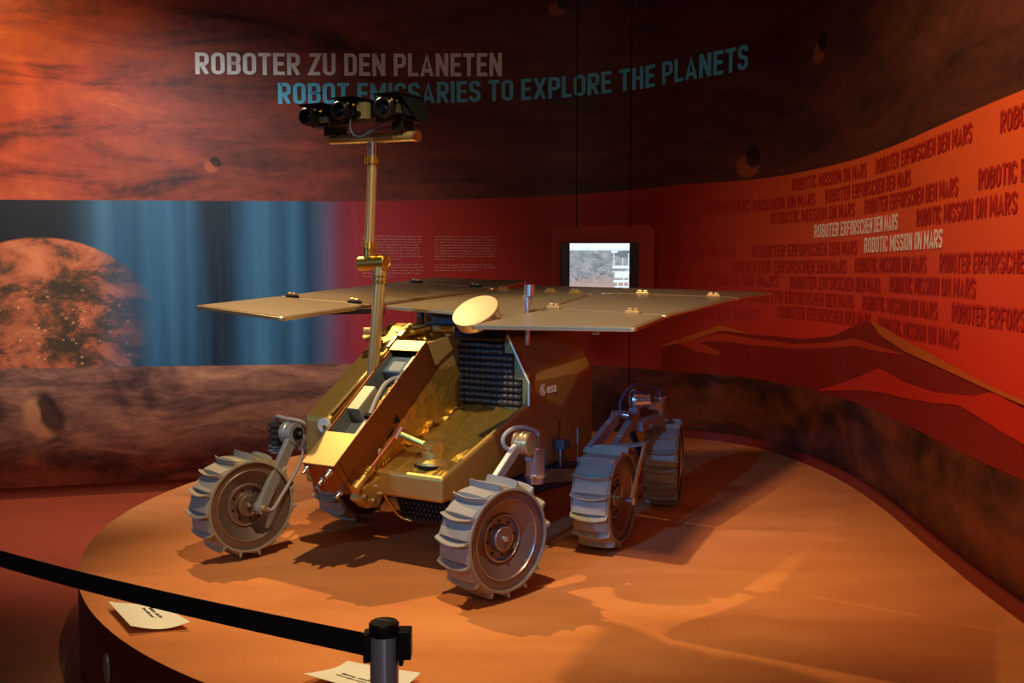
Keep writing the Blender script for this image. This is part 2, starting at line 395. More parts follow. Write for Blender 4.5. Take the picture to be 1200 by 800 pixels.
# ---------------------------------------------------------------- lettering
_tc = {}
def text_data(s, bold):
    k = (s, bold)
    if k not in _tc:
        cu = bpy.data.curves.new('t', 'FONT'); cu.body = s; cu.size = 1; cu.offset = bold; cu.resolution_u = 3
        o = bpy.data.objects.new('t', cu); C.objects.link(o)
        dg = bpy.context.evaluated_depsgraph_get(); me = bpy.data.meshes.new_from_object(o.evaluated_get(dg))
        vs = [v.co.copy() for v in me.vertices]; fs = [tuple(p.vertices) for p in me.polygons]
        bpy.data.objects.remove(o); bpy.data.curves.remove(cu); bpy.data.meshes.remove(me)
        x0, x1 = min(v.x for v in vs), max(v.x for v in vs)
        cap = .73
        _tc[k] = ([((v.x - x0) / (x1 - x0), v.y / cap) for v in vs], fs)
    return _tc[k]
def arc(cx, cy, rx, ry, a0, a1, n=5):
    return [(cx + rx * math.cos(rad(a0 + (a1 - a0) * i / n)), cy + ry * math.sin(rad(a0 + (a1 - a0) * i / n))) for i in range(n + 1)]
def glyphs():
    """condensed bold capitals as stroke centre lines, cap height 1"""
    w, h = .50, .082; L, R, B, T = h, w - h, h, 1 - h; c = .155; G = {}
    rnd = arc(R - c, T - c, c, c, 0, 90) + arc(L + c, T - c, c, c, 90, 180) + arc(L + c, B + c, c, c, 180, 270) + arc(R - c, B + c, c, c, 270, 360)
    G['O'] = (w, [rnd + [rnd[0]]])
    G['C'] = (w, [[(R, .68)] + rnd[:-6] + arc(R - c, B + c, c, c, 270, 360) + [(R, .32)]])
    G['D'] = (w, [[(L, 0), (L, 1)], [(L, T)] + arc(R - c, T - c, c, c, 90, 0) + arc(R - c, B + c, c, c, 0, -90) + [(L, B)]])
    bowl = lambda t, b: [(L, t)] + arc(R - .14, t - .14, .14, .14, 90, 0) + arc(R - .14, b + .14, .14, .14, 0, -90) + [(L, b)]
    G['P'] = (w - .01, [[(L, 0), (L, 1)], bowl(T, .45)])
    G['R'] = (w, [[(L, 0), (L, 1)], bowl(T, .47), [(R - .20, .47), (R + .01, 0)]])
    G['B'] = (w, [[(L, 0), (L, 1)], bowl(T, .52), bowl(.52, B)])
    G['T'] = (.47, [[(0, T), (.47, T)], [(.235, 0), (.235, T)]])
    G['E'] = (.44, [[(L, 0), (L, 1)], [(L, T), (.44, T)], [(L, .51), (.40, .51)], [(L, B), (.44, B)]])
    G['F'] = (.42, [[(L, 0), (L, 1)], [(L, T), (.42, T)], [(L, .50), (.38, .50)]])
    G['L'] = (.42, [[(L, 0), (L, 1)], [(L, B), (.42, B)]])
    G['I'] = (2 * h, [[(h, 0), (h, 1)]])
    G['H'] = (w, [[(L, 0), (L, 1)], [(R, 0), (R, 1)], [(L, .51), (R, .51)]])
    G['N'] = (w + .02, [[(L, 0), (L, 1)], [(R + .02, 0), (R + .02, 1)], [(L, .97), (R + .02, .03)]])
    G['M'] = (.66, [[(L, 0), (L, 1)], [(.66 - h, 0), (.66 - h, 1)], [(L, .97), (.33, .30), (.66 - h, .97)]])
    G['A'] = (.54, [[(.07, 0), (.27, .97), (.47, 0)], [(.14, .25), (.40, .25)]])
    G['X'] = (.54, [[(.08, 0), (.46, 1)], [(.46, 0), (.08, 1)]])
    G['Z'] = (.46, [[(.03, T), (.40, T), (.06, B), (.44, B)]])
    G['U'] = (w, [[(L, 1)] + arc(L + c, B + c, c, c, 180, 270) + arc(R - c, B + c, c, c, 270, 360) + [(R, 1)]])
    G['S'] = (.48, [[(.40, .72)] + arc(.40 - .13, T - .13, .13, .13, 0, 90)[:] + arc(.08 + .13, T - .13, .13, .13, 90, 180) + arc(.08 + .13, .66, .13, .12, 180, 250, 3) + arc(.40 - .13, .36, .13, .12, 70, 0, 3) + arc(.40 - .13, B + .13, .13, .13, 0, -90) + arc(.08 + .13, B + .13, .13, .13, 270, 180) + [(.08, .28)]])
    return G
GL = glyphs()
_dc = {}
def display_text(s, hw=.080):
    """flat condensed lettering: ((x 0..1, y 0..1) points, faces)"""
    if s in _dc: return _dc[s]
    vs, fs, x = [], [], 0
    for ch in s:
        if ch == ' ': x += .25; continue
        gw, strokes = GL[ch]
        for st in strokes:
            P = [Vector(st[0])]
            for q in st[1:]:
                if (Vector(q) - P[-1]).length > 1e-4: P.append(Vector(q))
            closed = (P[0] - P[-1]).length < 1e-4; n = len(P); base = len(vs)
            for i, p in enumerate(P):
                a = P[i - 1] if i else (P[-2] if closed else p); c = P[i + 1] if i < n - 1 else (P[1] if closed else p)
                d0 = (p - a).normalized() if (p - a).length > 1e-6 else (c - p).normalized(); d1 = (c - p).normalized() if (c - p).length > 1e-6 else d0
                nn = Vector((-(d0 + d1).y, (d0 + d1).x))
                nn = nn.normalized() if nn.length > .05 else Vector((-d0.y, d0.x))
                k = min(hw / max(.35, nn.dot(Vector((-d0.y, d0.x)))), hw * 2.2)
                vs += [(x + (p + nn * k).x, (p + nn * k).y), (x + (p - nn * k).x, (p - nn * k).y)]
            fs += [(base + 2 * i, base + 2 * i + 1, base + 2 * i + 3, base + 2 * i + 2) for i in range(n - 1)]
        x += gw + .085
    x -= .085
    _dc[s] = ([(a / x, min(1, max(0, b))) for a, b in vs], fs); return _dc[s]
def wall_text(s, ctrl, height, m, bold=.012, off=.006, smax=None, name='lettering'):
    vs, fs = display_text(s); s0, s1 = ctrl[0][0], ctrl[-1][0]
    hh = height if isinstance(height, (tuple, list)) else (height, height)
    P = [on_wall(min(s0 + (s1 - s0) * x, WS[-1] - .01), interp(ctrl, s0 + (s1 - s0) * x) + y * (hh[0] + (hh[1] - hh[0]) * x), off) for x, y in vs]
    b = MB(); b.add(P, fs); o = b.build(name, m, wall); return o
m_grey = simple('lettering_grey', rgb(236, 246, 246), .5, 0, .3)
m_blue = simple('lettering_blue', rgb(100, 215, 255), .5, 0, .3)
m_white = simple('lettering_white', rgb(255, 250, 240), .5, 0, .3)
m_dark = simple('lettering_dark_red', rgb(184, 44, 32), .5, 0, .3)
wall_text('ROBOTER ZU DEN PLANETEN', [(4.439, 2.848), (6.872, 2.945)], (.165, .19), m_grey, .012)['label'] = 'large grey lettering'
wall_text('ROBOT EMISSARIES TO EXPLORE THE PLANETS', [(5.058, 2.648), (6.034, 2.689), (6.958, 2.747), (7.838, 2.806), (8.427, 2.835), (9.004, 2.858)], (.165, .185), m_blue, .012)['label'] = 'large blue lettering'
R1, R2 = 'ROBOTER ERFORSCHEN DEN MARS', 'ROBOTIC MISSION ON MARS'
for t, s0, s1, z in ((R1, 9.871, 11.225, 1.56), (R2, 10.655, 11.966, 1.446)):
    wall_text(t, [(s0, z), (s1, z + .004)], .092, m_white, .02)['label'] = 'white lettering'
for t, s0, s1, z in ((R2, 9.537, 10.658, 1.902), (R1, 10.82, 12.3, 1.905), (R1, 12.6, 14.08, 1.905), (R2, 8.669, 9.876, 1.781), (R1, 10.02, 11.43, 1.788),
    (R2, 9.27, 10.48, 1.676), (R1, 10.638, 12.15, 1.682), (R2, 12.39, 13.6, 1.69), (R2, 11.553, 12.78, 1.568), (R1, 12.95, 14.4, 1.568), (R1, 9.07, 10.531, 1.438), (R2, 7.75, 8.917, 1.43),
    (R1, 8.89, 10.367, 1.32), (R2, 10.504, 11.735, 1.33), (R1, 11.934, 13.4, 1.335), (R1, 9.54, 10.95, 1.21), (R2, 11.109, 12.40, 1.222), (R2, 8.18, 9.38, 1.215),
    (R1, 9.05, 10.501, 1.10), (R2, 10.643, 11.922, 1.103), (R1, 12.122, 13.6, 1.108), (R1, 9.373, 10.80, .995), (R2, 10.934, 12.22, .985), (R2, 7.97, 9.16, .96)):
    wall_text(t, [(s0, z), (min(s1, 15.0), z + .002)], .088, m_dark, .016)
# two blocks of fine print, too small to read: strokes only
m_fine = simple('lettering_fine', rgb(205, 140, 125), .6, 0, .3)
def paragraph(s0, s1, z0, lines, gaps):
    b = MB(); z = z0
    for k in range(lines):
        if k in gaps: z -= .0232; continue
        end = s1 - random.uniform(0, .05) if (k + 1) not in gaps and k != lines - 1 else s0 + (s1 - s0) * random.uniform(.3, .75)
        x = s0
        while x < end:
            wd = random.uniform(.018, .06); e = min(x + wd, end); q = x
            while q < e:      # letter strokes
                h = random.choice((.007, .007, .0105)); ww = .0042
                b.add([on_wall(q, z, .005), on_wall(q + ww, z, .005), on_wall(q + ww, z + h, .005), on_wall(q, z + h, .005)], [(0, 1, 2, 3)]); q += .0062
            x = e + .010
        z -= .0232
    return tag(b.build('fine_print', m_fine, wall), kind='stuff')
paragraph(5.705, 6.215, 1.612, 15, (9,)); paragraph(6.302, 6.827, 1.612, 13, (9,))

# ================================================================ floor, ceiling, platform
def floor_mat():
    m = NT('carpet_floor'); o = m.obj(); u, v, _ = m.sep(o)
    f = m.noise(o, 60, 3, .6); g = m.noise(o, .8, 2, .5)
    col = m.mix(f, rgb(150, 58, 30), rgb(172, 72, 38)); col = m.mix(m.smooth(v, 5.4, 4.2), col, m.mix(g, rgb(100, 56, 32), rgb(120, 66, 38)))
    # seams between the floor tiles
    w_ = m.math('ADD', m.math('MULTIPLY', u, .77), m.math('MULTIPLY', v, -.64)); fr = m.math('FRACT', m.math('MULTIPLY', w_, 1.6))
    ln = m.smooth(m.math('ABSOLUTE', m.math('SUBTRACT', fr, .5)), .012, .004)
    return m.set(m.mix(m.math('MULTIPLY', ln, .5), col, rgb(50, 22, 14)), .6, 0, .3)
part('floor', floor_mat(), None, lambda b: b.box((-2.6, 4, FLOOR - .05), (10.6, 11, .1)))['kind'] = 'structure'
part('ceiling', simple('ceiling_dark', rgb(30, 22, 20), .9), None, lambda b: b.box((-2.6, 4, 4.1), (10.6, 11, .1)))['kind'] = 'structure'

PC, PR = Vector((.65, 5.45)), 2.81
def wall_dist(p):
    """signed distance of p from the wall line (positive inside the room), with the nearest point"""
    best = None
    for i in range(len(WQ) - 1):
        a, b = WQ[i], WQ[i + 1]; t = max(0, min(1, (p - a).dot(b - a) / (b - a).length_squared)); q = a + (b - a) * t
        d = (p - q).length
        if best is None or d < best[0]:
            n = Vector(((b - a).y, -(b - a).x)).normalized(); best = (d, q, (p - q).dot(n), n)
    return best
def sand_mat():
    m = NT('sand_platform'); o = m.obj(); u, v, _ = m.sep(o)
    a = m.noise(m.mapping(o, (.6, 1.6, 1)), 1.5, 5, .55, .4); g = m.noise(o, 150, 3, .6)
    f = m.math('ADD', m.math('MULTIPLY', a, .7), m.math('MULTIPLY', g, .3))
    col = m.ramp(f, [(.30, rgb(170, 100, 52)), (.5, rgb(200, 120, 62)), (.7, rgb(214, 138, 76))])
    m.bump(m.math('ADD', m.math('MULTIPLY', g, .25), a), .35, .02)
    return m.set(col, .85, 0, .2)
def build_platform():
    root = bpy.data.objects.new('display_platform', None); C.objects.link(root); root.location = (PC.x, PC.y, FLOOR)
    tag(root, 'low round display platform covered in orange sand with a dark red side, under the rover', 'platform')
    # outline: circle, with everything beyond the wall pulled back to it
    rim = []
    for k in range(180):
        a = 2 * math.pi * k / 180; lo, hi = 0, PR; dv = Vector((math.cos(a), math.sin(a)))
        for _ in range(12):
            mid = (lo + hi) / 2; bd = wall_dist(PC + dv * mid)
            if bd[2] > .004: lo = mid
            else: hi = mid
        rim.append((dv, hi))
    b = MB(); rings = 46; vs = []
    for j in range(1, rings + 1):
        for dv, r in rim:
            q = dv * (r * j / rings); h = 0
            if j < rings - 1: h = .004 * noise.noise(Vector((q.x * 1.3, q.y * 2.2, 3))) + .0015 * noise.noise(Vector((q.x * 5, q.y * 7, 9)))
            # raised sand ridges: a curved one at the right and one in front
            wx, wy = PC.x + q.x, PC.y + q.y
            for (x0, y0), (x1, y1) in (((1.15, 5.05), (1.62, 5.0)), ((1.62, 5.0), (1.85, 5.5)), ((.2, 3.62), (.9, 3.75)), ((.9, 3.75), (1.15, 3.6)), ((-.3, 3.35), (.1, 3.5))):
                p = Vector((wx, wy)); A, B = Vector((x0, y0)), Vector((x1, y1)); t = max(0, min(1, (p - A).dot(B - A) / (B - A).length_squared))
                dd = (p - A - (B - A) * t).length; h += .014 * math.exp(-(dd / .07) ** 2) if j < rings - 1 else 0
            vs.append((q.x, q.y, -FLOOR + min(h, .016) - .006 if j < rings else -FLOOR - .006))
    vs.append((0, 0, -FLOOR - .006)); n = 180; fs = []
    for j in range(rings - 1):
        fs += [(j * n + i, (j + 1) * n + i, (j + 1) * n + (i + 1) % n, j * n + (i + 1) % n) for i in range(n)]
    fs += [(len(vs) - 1, i, (i + 1) % n) for i in range(n)]
    b.add(vs, fs, True); b.build('sand_surface', sand_mat(), root)
    b = MB(); vs = []
    for dv, r in rim: vs += [(dv.x * r, dv.y * r, 0), (dv.x * r, dv.y * r, -FLOOR - .0065)]
    b.add(vs, [(2 * i, 2 * ((i + 1) % n), 2 * ((i + 1) % n) + 1, 2 * i + 1) for i in range(n)], True)
    b.build('platform_side', simple('platform_side', rgb(96, 26, 20), .5, 0, .4, 5, .1), root)
    # oval fitting on the side
    a = math.atan2(3.42 - PC.y, -1.62 + .35 - PC.x) ; a = rad(219); d = Vector((math.cos(a), math.sin(a), 0)); c = d * (PR + .002) + Vector((0, 0, .24))
    tn = Vector((-d.y, d.x, 0)); b = MB(); k = 28
    v0 = [c + tn * math.cos(2 * math.pi * i / k) * .03 + Vector((0, 0, math.sin(2 * math.pi * i / k) * .06)) for i in range(k)]
    v1 = [c + d * .008 + tn * math.cos(2 * math.pi * i / k) * .026 + Vector((0, 0, math.sin(2 * math.pi * i / k) * .055)) for i in range(k)]
    b.add(v0 + v1, [tuple(range(k, 2 * k))] + [(i, (i + 1) % k, k + (i + 1) % k, k + i) for i in range(k)])
    b.build('side_fitting', M['grey_metal'], root)
    return root
build_platform()

# ================================================================ hanging monitor panel
def build_monitor():
    Y = 7.93
    root = bpy.data.objects.new('hanging_monitor', None); C.objects.link(root); root.location = (.73, Y, 0)
    tag(root, 'screen showing a lander on rocky ground, in red panel hung on wires behind the rover', 'monitor')
    # red rounded panel
    x0, x1, z0, z1, r = -.42, .40, 1.02, 1.700, .07; poly = []
    for cx, cz, a0 in ((x1 - r, z1 - r, 0), (x0 + r, z1 - r, 90), (x0 + r, z0 + r, 180), (x1 - r, z0 + r, 270)):
        poly += [(cx + r * math.cos(rad(a0 + q * 15)), cz + r * math.sin(rad(a0 + q * 15))) for q in range(7)]
    part('backing_panel', simple('monitor_panel_red', rgb(176, 50, 28), .5, 0, .35), root, lambda b: b.prism(poly, lambda x, z: (x, 0, z), lambda x, z: (x, .03, z)), .004)
    sx0, sx1, sz0, sz1 = -.345, .265, 1.03, 1.555
    part('bezel', M['black'], root, lambda b: b.box(((sx0 + sx1) / 2, -.03, (sz0 + sz1) / 2), (sx1 - sx0, .05, sz1 - sz0)), .004)
    m = NT('screen_picture'); o = m.obj(); x, _, z = m.sep(o)
    n1 = m.noise(m.mapping(o, (1, 1, 2)), 9, 6, .7, .4); n2 = m.noise(o, 40, 4, .7)
    hor = m.math('ADD', 1.485, m.math('MULTIPLY', m.noise(m.mapping(o, (1, 0, 0)), 5, 2, .5), .02))
    sky = m.ramp(m.smooth(z, 1.46, 1.555), [(0, rgb(165, 190, 205)), (1, rgb(225, 240, 255))])
    hill = m.ramp(n1, [(.36, rgb(80, 90, 100)), (.5, rgb(124, 130, 136)), (.66, rgb(160, 160, 164))])
    hill = m.mix(m.smooth(z, 1.34, 1.18), hill, rgb(165, 140, 130))
    rock = m.math('MULTIPLY', m.smooth(n2, .56, .62), m.smooth(m.math('ABSOLUTE', m.math('SUBTRACT', z, m.math('ADD', 1.33, m.math('MULTIPLY', x, .25)))), .07, .02))
    hill = m.mix(m.math('MULTIPLY', rock, .8), hill, rgb(36, 44, 60))
    pic = m.mix(m.smooth(m.math('SUBTRACT', z, hor), -.006, .006), hill, sky)
    mm = m.set(rgb(0, 0, 0), .3, 0, .5, pic, 1.35)
    px0, px1 = -.275, .195
    scr = part('screen', mm, root, lambda b: b.box(((px0 + px1) / 2, -.0565, (1.04 + 1.55) / 2), (px1 - px0, .003, 1.55 - 1.04)))
    ml = NT('screen_lander'); ml = ml.set(rgb(0, 0, 0), .3, 0, .5, rgb(215, 238, 250), 1.2)
    def lander(b):
        def q(xa, xb, za, zb, sk=0): b.add([(xa, -.0588, za), (xb, -.0588, za), (xb + sk, -.0588, zb), (xa + sk, -.0588, zb)], [(0, 1, 2, 3)])
        q(.070, .076, 1.37, 1.50); q(.045, .098, 1.478, 1.492, .01); q(.140, .144, 1.35, 1.44); q(.185, .190, 1.20, 1.47)
        q(.06, .19, 1.355, 1.375, .004); q(.065, .19, 1.325, 1.332); q(.075, .185, 1.28, 1.325, .01); q(.07, .19, 1.245, 1.262); q(.10, .107, 1.18, 1.26); q(.148, .154, 1.17, 1.28)
        q(.08, .19, 1.205, 1.215)
    part('lander_image', ml, scr, lander)
    for xx in (-.22, .205):
        part('hanging_wire', M['rubber'], root, lambda b: b.cyl((xx, -.008, z1 - .03), (xx, -.008, 4.04), .0035, n=8))
    part('power_cable', M['rubber'], root, lambda b: b.tube([(.205, -.012, 1.05), (.205, -.014, .7), (.205, -.012, .3), (.206, -.011, .15), (.207, -.01, .03)], .003, 6))
build_monitor()
# ================================================================ ROVER  (x = to its left side / photo right, y = rearwards, z up)
rover = bpy.data.objects.new('mars_rover', None); C.objects.link(rover)
rover.location = (-.67, 4.41, 0); rover.rotation_euler = (0, 0, math.atan2(-.509, .861))
tag(rover, 'gold rover with six ribbed wheels, flat solar panels and camera mast, on the sand platform', 'rover')
P = lambda name, m, fn, bevel=0, parent=rover, seg=2, **k: part(name, m, parent, fn, bevel, seg, **k)

# ---- body
body = P('body', M['gold'], lambda b: b.cross([(.40,.33),(.40,.79),(.276,1.018),(-.03,1.02),(-.05,1.055),(-.42,1.055),(-.42,.33)], .80, 1.53), .022, seg=3)
def tub(b):
    o = [(0, .05), (.40, .05), (.40, .82), (0, .82)]; zr = lambda y: .445 + .3187 * (y - .05)
    i = [(0, .082), (.368, .082), (.368, .82), (0, .82)]
    vs = [(x, y, .335) for x, y in o] + [(x, y, zr(y)) for x, y in o] + [(x, y, zr(y)) for x, y in i] + [(x, y, zr(y) - .04) for x, y in i]
    fs = [(0, 1, 2, 3)] + [(k, (k + 1) % 4, 4 + (k + 1) % 4, 4 + k) for k in range(4)] + [(4, 5, 9, 8), (5, 6, 10, 9)] + [(8, 9, 13, 12), (9, 10, 14, 13)] + [(12, 13, 14, 15)]
    b.add(vs, fs)
P('front_tub', M['gold'], tub, .014, body, 3)
P('side_ledge', M['gold'], lambda b: b.side([(.08,.335),(.08,.656),(.72,1.06),(.82,1.06),(.82,.335)], -.42, -.262), .022, body, 3)
P('ledge_lip', M['gold_flat'], lambda b: b.bar((-.262, .10, .676), (-.262, .70, 1.052), .012, .012), .004, body)
P('inner_bulkhead', M['gold_flat'], lambda b: b.side([(.06,.44),(.1,.47),(.58,.835),(.50,.975),(.56,.99),(.82,1.02),(.82,.5),(.3,.36),(.06,.36)], -.028, -.004), .003, body)
P('inner_floor', M['foil'], lambda b: b.side([(.11,.34),(.11,.42),(.60,.80),(.64,.94),(.78,.96),(.8,.34)], -.265, -.02), 0, body)
P('top_frame', M['gold'], lambda b: (b.box((-.21, .765, 1.045), (.43, .055, .04)), b.bar((-.25, .62, 1.015), (-.14, .74, 1.05), .03, .03)), .012, body)
P('wall_cap', M['gold_flat'], lambda b: (b.add([(-.03,.50,.985),(-.03,.80,1.018),(.004,.80,1.024),(.004,.50,.99),(.008,.80,.985),(.008,.56,.875)], [(0,1,2,3),(3,2,4,5)])), 0, body)
def crumple(nx, ny, f, amp, seed):
    def fn(b):
        vs = []
        for j in range(ny + 1):
            for i in range(nx + 1):
                p, nrm = f(i / nx, j / ny); q = Vector(p)
                h = noise.noise(q * 16 + Vector((seed, 0, 0))) + .55 * noise.noise(q * 37 + Vector((0, seed, 0))) + .5 * abs(noise.noise(q * 9 + Vector((seed, 3, 0))))
                vs.append(q + Vector(nrm) * amp * h)
        b.add(vs, [(j * (nx + 1) + i, j * (nx + 1) + i + 1, (j + 1) * (nx + 1) + i + 1, (j + 1) * (nx + 1) + i) for j in range(ny) for i in range(nx)])
    return fn
P('foil_lining', M['foil'], crumple(70, 50, lambda a, c: ((.004 + .36 * a, .085 + .70 * c, .445 + .3187 * (.035 + .70 * c) - .028 + .012 * (1 - a) + .009 * math.exp(-((a - .55 + .25 * c) / .02) ** 2) + .008 * math.exp(-((a - .85 + .22 * c) / .018) ** 2) + .007 * math.exp(-((a - .30 - .05 * c) / .02) ** 2) - .008 * math.exp(-((a - .68 + .1 * c) / .04) ** 2)), (0, 0, 1)), .0035, 2), 0, body)
P('foil_lining', M['foil'], crumple(34, 22, lambda a, c: ((.004 + .012 * (1 - c), .10 + .70 * a, (.455 + .3187 * (.05 + .70 * a) - .03) * (1 - c) + c * min(.36 + .72 * (.2 + .70 * a), .84 + .02 * a)), (1, 0, 0)), .006, 5), 0, body)
P('foil_scrap', M['foil'], crumple(10, 30, lambda a, c: ((-.255 + .07 * a, .12 + .5 * c, .46 + .72 * (.5 * c + .06) + .03 * math.sin(c * 23)), (0, 0, 1)), .04, 8), 0, body)
P('foil_scrap', M['foil'], crumple(14, 8, lambda a, c: ((-.20 + .18 * a, .66 + .08 * c, .99), (0, 0, 1)), .035, 11), 0, body)
P('foil_scrap', M['foil'], crumple(6, 60, lambda a, c: ((.006 + .035 * a + .008 * math.sin(c * 31), .30 + .49 * c, .445 + .3187 * (.25 + .49 * c) - .012 + .012 * math.sin(c * 17)), (0, 0, 1)), .022, 21), 0, body)
P('opening_shade', M['rubber'], lambda b: b.box((-.1, .72, .972), (.17, .04, .02)), 0, body)  # black block standing in for the shade inside the opening
# black ribbed panel on the bulkhead
def rib_len(z): return .262 if z > .925 else (.318 if z > .80 else .366)
P('panel_backing', M['rubber'], lambda b: (b.box((.118, .794, .972), (.292, .008, .088)), b.box((.146, .794, .865), (.348, .008, .13)), b.box((.17, .794, .732), (.396, .008, .140))), 0, body)
P('step_plate', simple('khaki_plate', rgb(130, 116, 62), .5, .3), lambda b: b.add([(.26,.797,1.01),(.28,.797,1.01),(.395,.797,.79),(.395,.797,.67),(.30,.797,.67),(.26,.797,.9)], [(0, 1, 2, 3, 4, 5)]), 0, body)
rib_cache = {}
for k in range(11):
    z = 1.0 - k * .0315; L = rib_len(z)
    if L not in rib_cache:
        b = MB(); n = int((L + .028) * 8 / .032); vs = []; fs = []
        for i in range(n + 1):
            x = -.026 + (L + .026) * i / n; wv = math.sin(i * math.pi / 4)
            for dy, dz in ((0, -.014), (-.010 - .003 * wv, -.010 + .003 * wv), (-.017 - .004 * wv, .001 + .004 * wv), (-.008, .009 + .003 * wv), (0, .012)): vs.append((x, dy, dz))
        fs = [(5 * i + k, 5 * i + 5 + k, 5 * i + 6 + k, 5 * i + 1 + k) for i in range(n) for k in range(4)] + [(0, 1, 2, 3, 4), tuple(range(5 * n + 4, 5 * n - 1, -1))]
        b.add(vs, fs, True)
        o = b.build('panel_rib', M['blackrib'], body); rib_cache[L] = o.data
    else:
        o = bpy.data.objects.new('panel_rib', rib_cache[L]); C.objects.link(o); o.parent = body
    o.location = (0, .789, z)
P('edge_trim', M['cream'], lambda b: b.tube([(.282, .795, 1.02), (.405, .795, .79), (.405, .795, .675)], .006, 8, 1), 0, body)
P('edge_trim', M['cream'], lambda b: b.bar((.24, .797, 1.022), (.282, .797, 1.02), .012, .01), 0, body)
P('body_seam', M['rubber'], lambda b: b.bar((.4015, 1.12, .33), (.4015, 1.12, .56), .004, .003), 0, body)
# belly box
def belly(b): b.side([(.10,.338),(.16,.215),(1.2,.20),(1.25,.338)], .10, .385)
bb = P('belly_box', M['rubber'], belly, .006)
def studs(b):
    for i in range(12):
        for j in range(5):
            t = .115 + i * .023; f = (j + .5) / 5; r = .10 + .06 * f; z = .338 - .123 * f
            b.box((t, r - .004, z), (.012, .012, .012))
    for i in range(22): b.box((.108 + i * .0128, .156, .211), (.006, .012, .012))
tag(P('stud_pattern', M['black'], studs, 0, bb), kind='stuff')
P('belly_trim', M['brass'], lambda b: b.tube([(.07, .06, .345), (.085, .09, .29), (.10, .14, .225), (.16, .15, .208)], .006), 0, bb)
P('body_logo', m_white, lambda b: None) if False else None
# agency emblem and letters on the side
def emblem(b):
    cx, cz, y0 = .945, .737, 0
    k = 24
    vs = []; 
    for i in range(k + 1):          # open crescent ring
        a = rad(50 + 300 * i / k); wv = .0035 + .006 * math.sin(math.pi * i / k)
        vs += [(.4035, cx + .030 * math.cos(a), cz + .030 * math.sin(a)), (.4035, cx + (.030 - wv) * math.cos(a), cz + (.030 - wv) * math.sin(a))]
    b.add(vs, [(2 * i, 2 * i + 2, 2 * i + 3, 2 * i + 1) for i in range(k)])
    for q in range(4): b.box((.4035, cx - .004 + q * .004, cz + .012 - q * .009), (.001, .026, .0035))
    tv, tf = text_data('esa', .02)
    b.add([(.4035, cx + .040 + x * .105, cz - .020 + y * .052) for x, y in tv], tf)
P('emblem', simple('emblem_white', rgb(235, 225, 225), .5), emblem, 0, body)
# vertical clamps on the side
def clamp(b): b.box((.435, 1.10, .44), (.05, .075, .05)); b.box((.43, 1.10, .36), (.02, .03, .16))
P('side_clamp', simple('clamp_metal', rgb(92, 96, 104), .4, .6), clamp, .006, body)
P('clamp_rod', M['grey_metal'], lambda b: b.cyl((.44, 1.065, .30), (.44, 1.065, .42), .006, n=10), 0, body)
P('clamp_rod', M['grey_metal'], lambda b: b.cyl((.43, 1.28, .30), (.43, 1.28, .50), .005, n=10), 0, body)
P('white_plate', M['white_disc'], lambda b: b.cyl((-.282, .062, .622), (-.282, .079, .622), .034, n=28), 0, body)
P('bolt', M['brass'], lambda b: b.cyl((-.266, .050, .616), (-.266, .064, .616), .010, n=14), 0, body)
# latch hardware behind the mast
def latch(b):
    b.cyl((-.32, .50, 1.02), (-.36, .46, 1.0), .016, n=14); b.box((-.20, .58, 1.035), (.035, .09, .02), Matrix.Rotation(.6, 3, 'X')); b.box((-.22, .52, .985), (.02, .10, .02), Matrix.Rotation(.6, 3, 'X')); b.cyl((-.19, .62, 1.07), (-.23, .56, 1.03), .012, n=12)
tag(P('latch', M['brass'], latch, .003, body), kind='stuff')
P('release_knob', M['champagne'], lambda b: b.cyl((-.31, .405, 1.043), (-.275, .42, 1.043), .020, n=20))

# ---- drill box: local frame u along the slope (up/back), n downwards
DO = Vector((0, -.194, .499)); DU = Vector((0, .812, .584)).normalized(); DN = Vector((0, .584, -.812)).normalized()
DM = Matrix((Vector((1, 0, 0)), DU, -DN)).transposed()   # local x=t, y=along, z=up-normal
dp = lambda t, u, n: DO + Vector((t, 0, 0)) + DU * u + DN * n
def dbox(b, t0, t1, u0, u1, n0, n1): b.box(dp((t0 + t1) / 2, (u0 + u1) / 2, (n0 + n1) / 2), (t1 - t0, u1 - u0, n1 - n0), DM)
Lb, Db, Wb = .853, .176, .18
def shell(b):
    dbox(b, -.005, 0, 0, Lb, 0, Db); dbox(b, -Wb, -Wb + .005, 0, Lb, 0, Db)
    dbox(b, -Wb, 0, 0, Lb, Db - .004, Db); dbox(b, -Wb, 0, Lb - .005, Lb, 0, Db); dbox(b, -Wb, 0, 0, .005, 0, Db)
drill = P('drill_box', M['gold_reflect'], shell, .0015)
P('cover_plate', M['gold_flat'], lambda b: dbox(b, -Wb - .001, .001, -.001, .20, -.004, .001), .002, drill)
P('cover_plate', M['gold_flat'], lambda b: dbox(b, -Wb, 0, .775, Lb, -.004, .001), .002, drill)
P('end_cap_seam', M['rubber'], lambda b: dbox(b, 0, .0012, .034, .037, 0, Db), 0, drill)
for t, n in ((-.155, .02), (-.022, .02), (-.09, .075), (-.155, .145), (-.03, .15)):
    P('pin', M['silver'], lambda b: (b.cyl(dp(t, .01, n), dp(t, -.045, n), .010, n=14), b.cyl(dp(t, -.010, n), dp(t, -.018, n), .015, n=14)), 0, drill)
# triangular mark and dash on the side
def mark(b):
    c = dp(.0015, .44, .155); u, n = DU, Vector((0, 0, 1)); f = Vector((0, 1, 0))
    b.add([c - f * .030, c + f * .030, c + Vector((0, 0, .045))], [(0, 1, 2)])
    c2 = dp(.0015, .345, .158); b.add([c2, c2 + DU * .06, c2 + DU * .06 + DN * .010, c2 + DN * .010], [(0, 1, 2, 3)])
P('warning_mark', M['rubber'], mark, 0, drill)
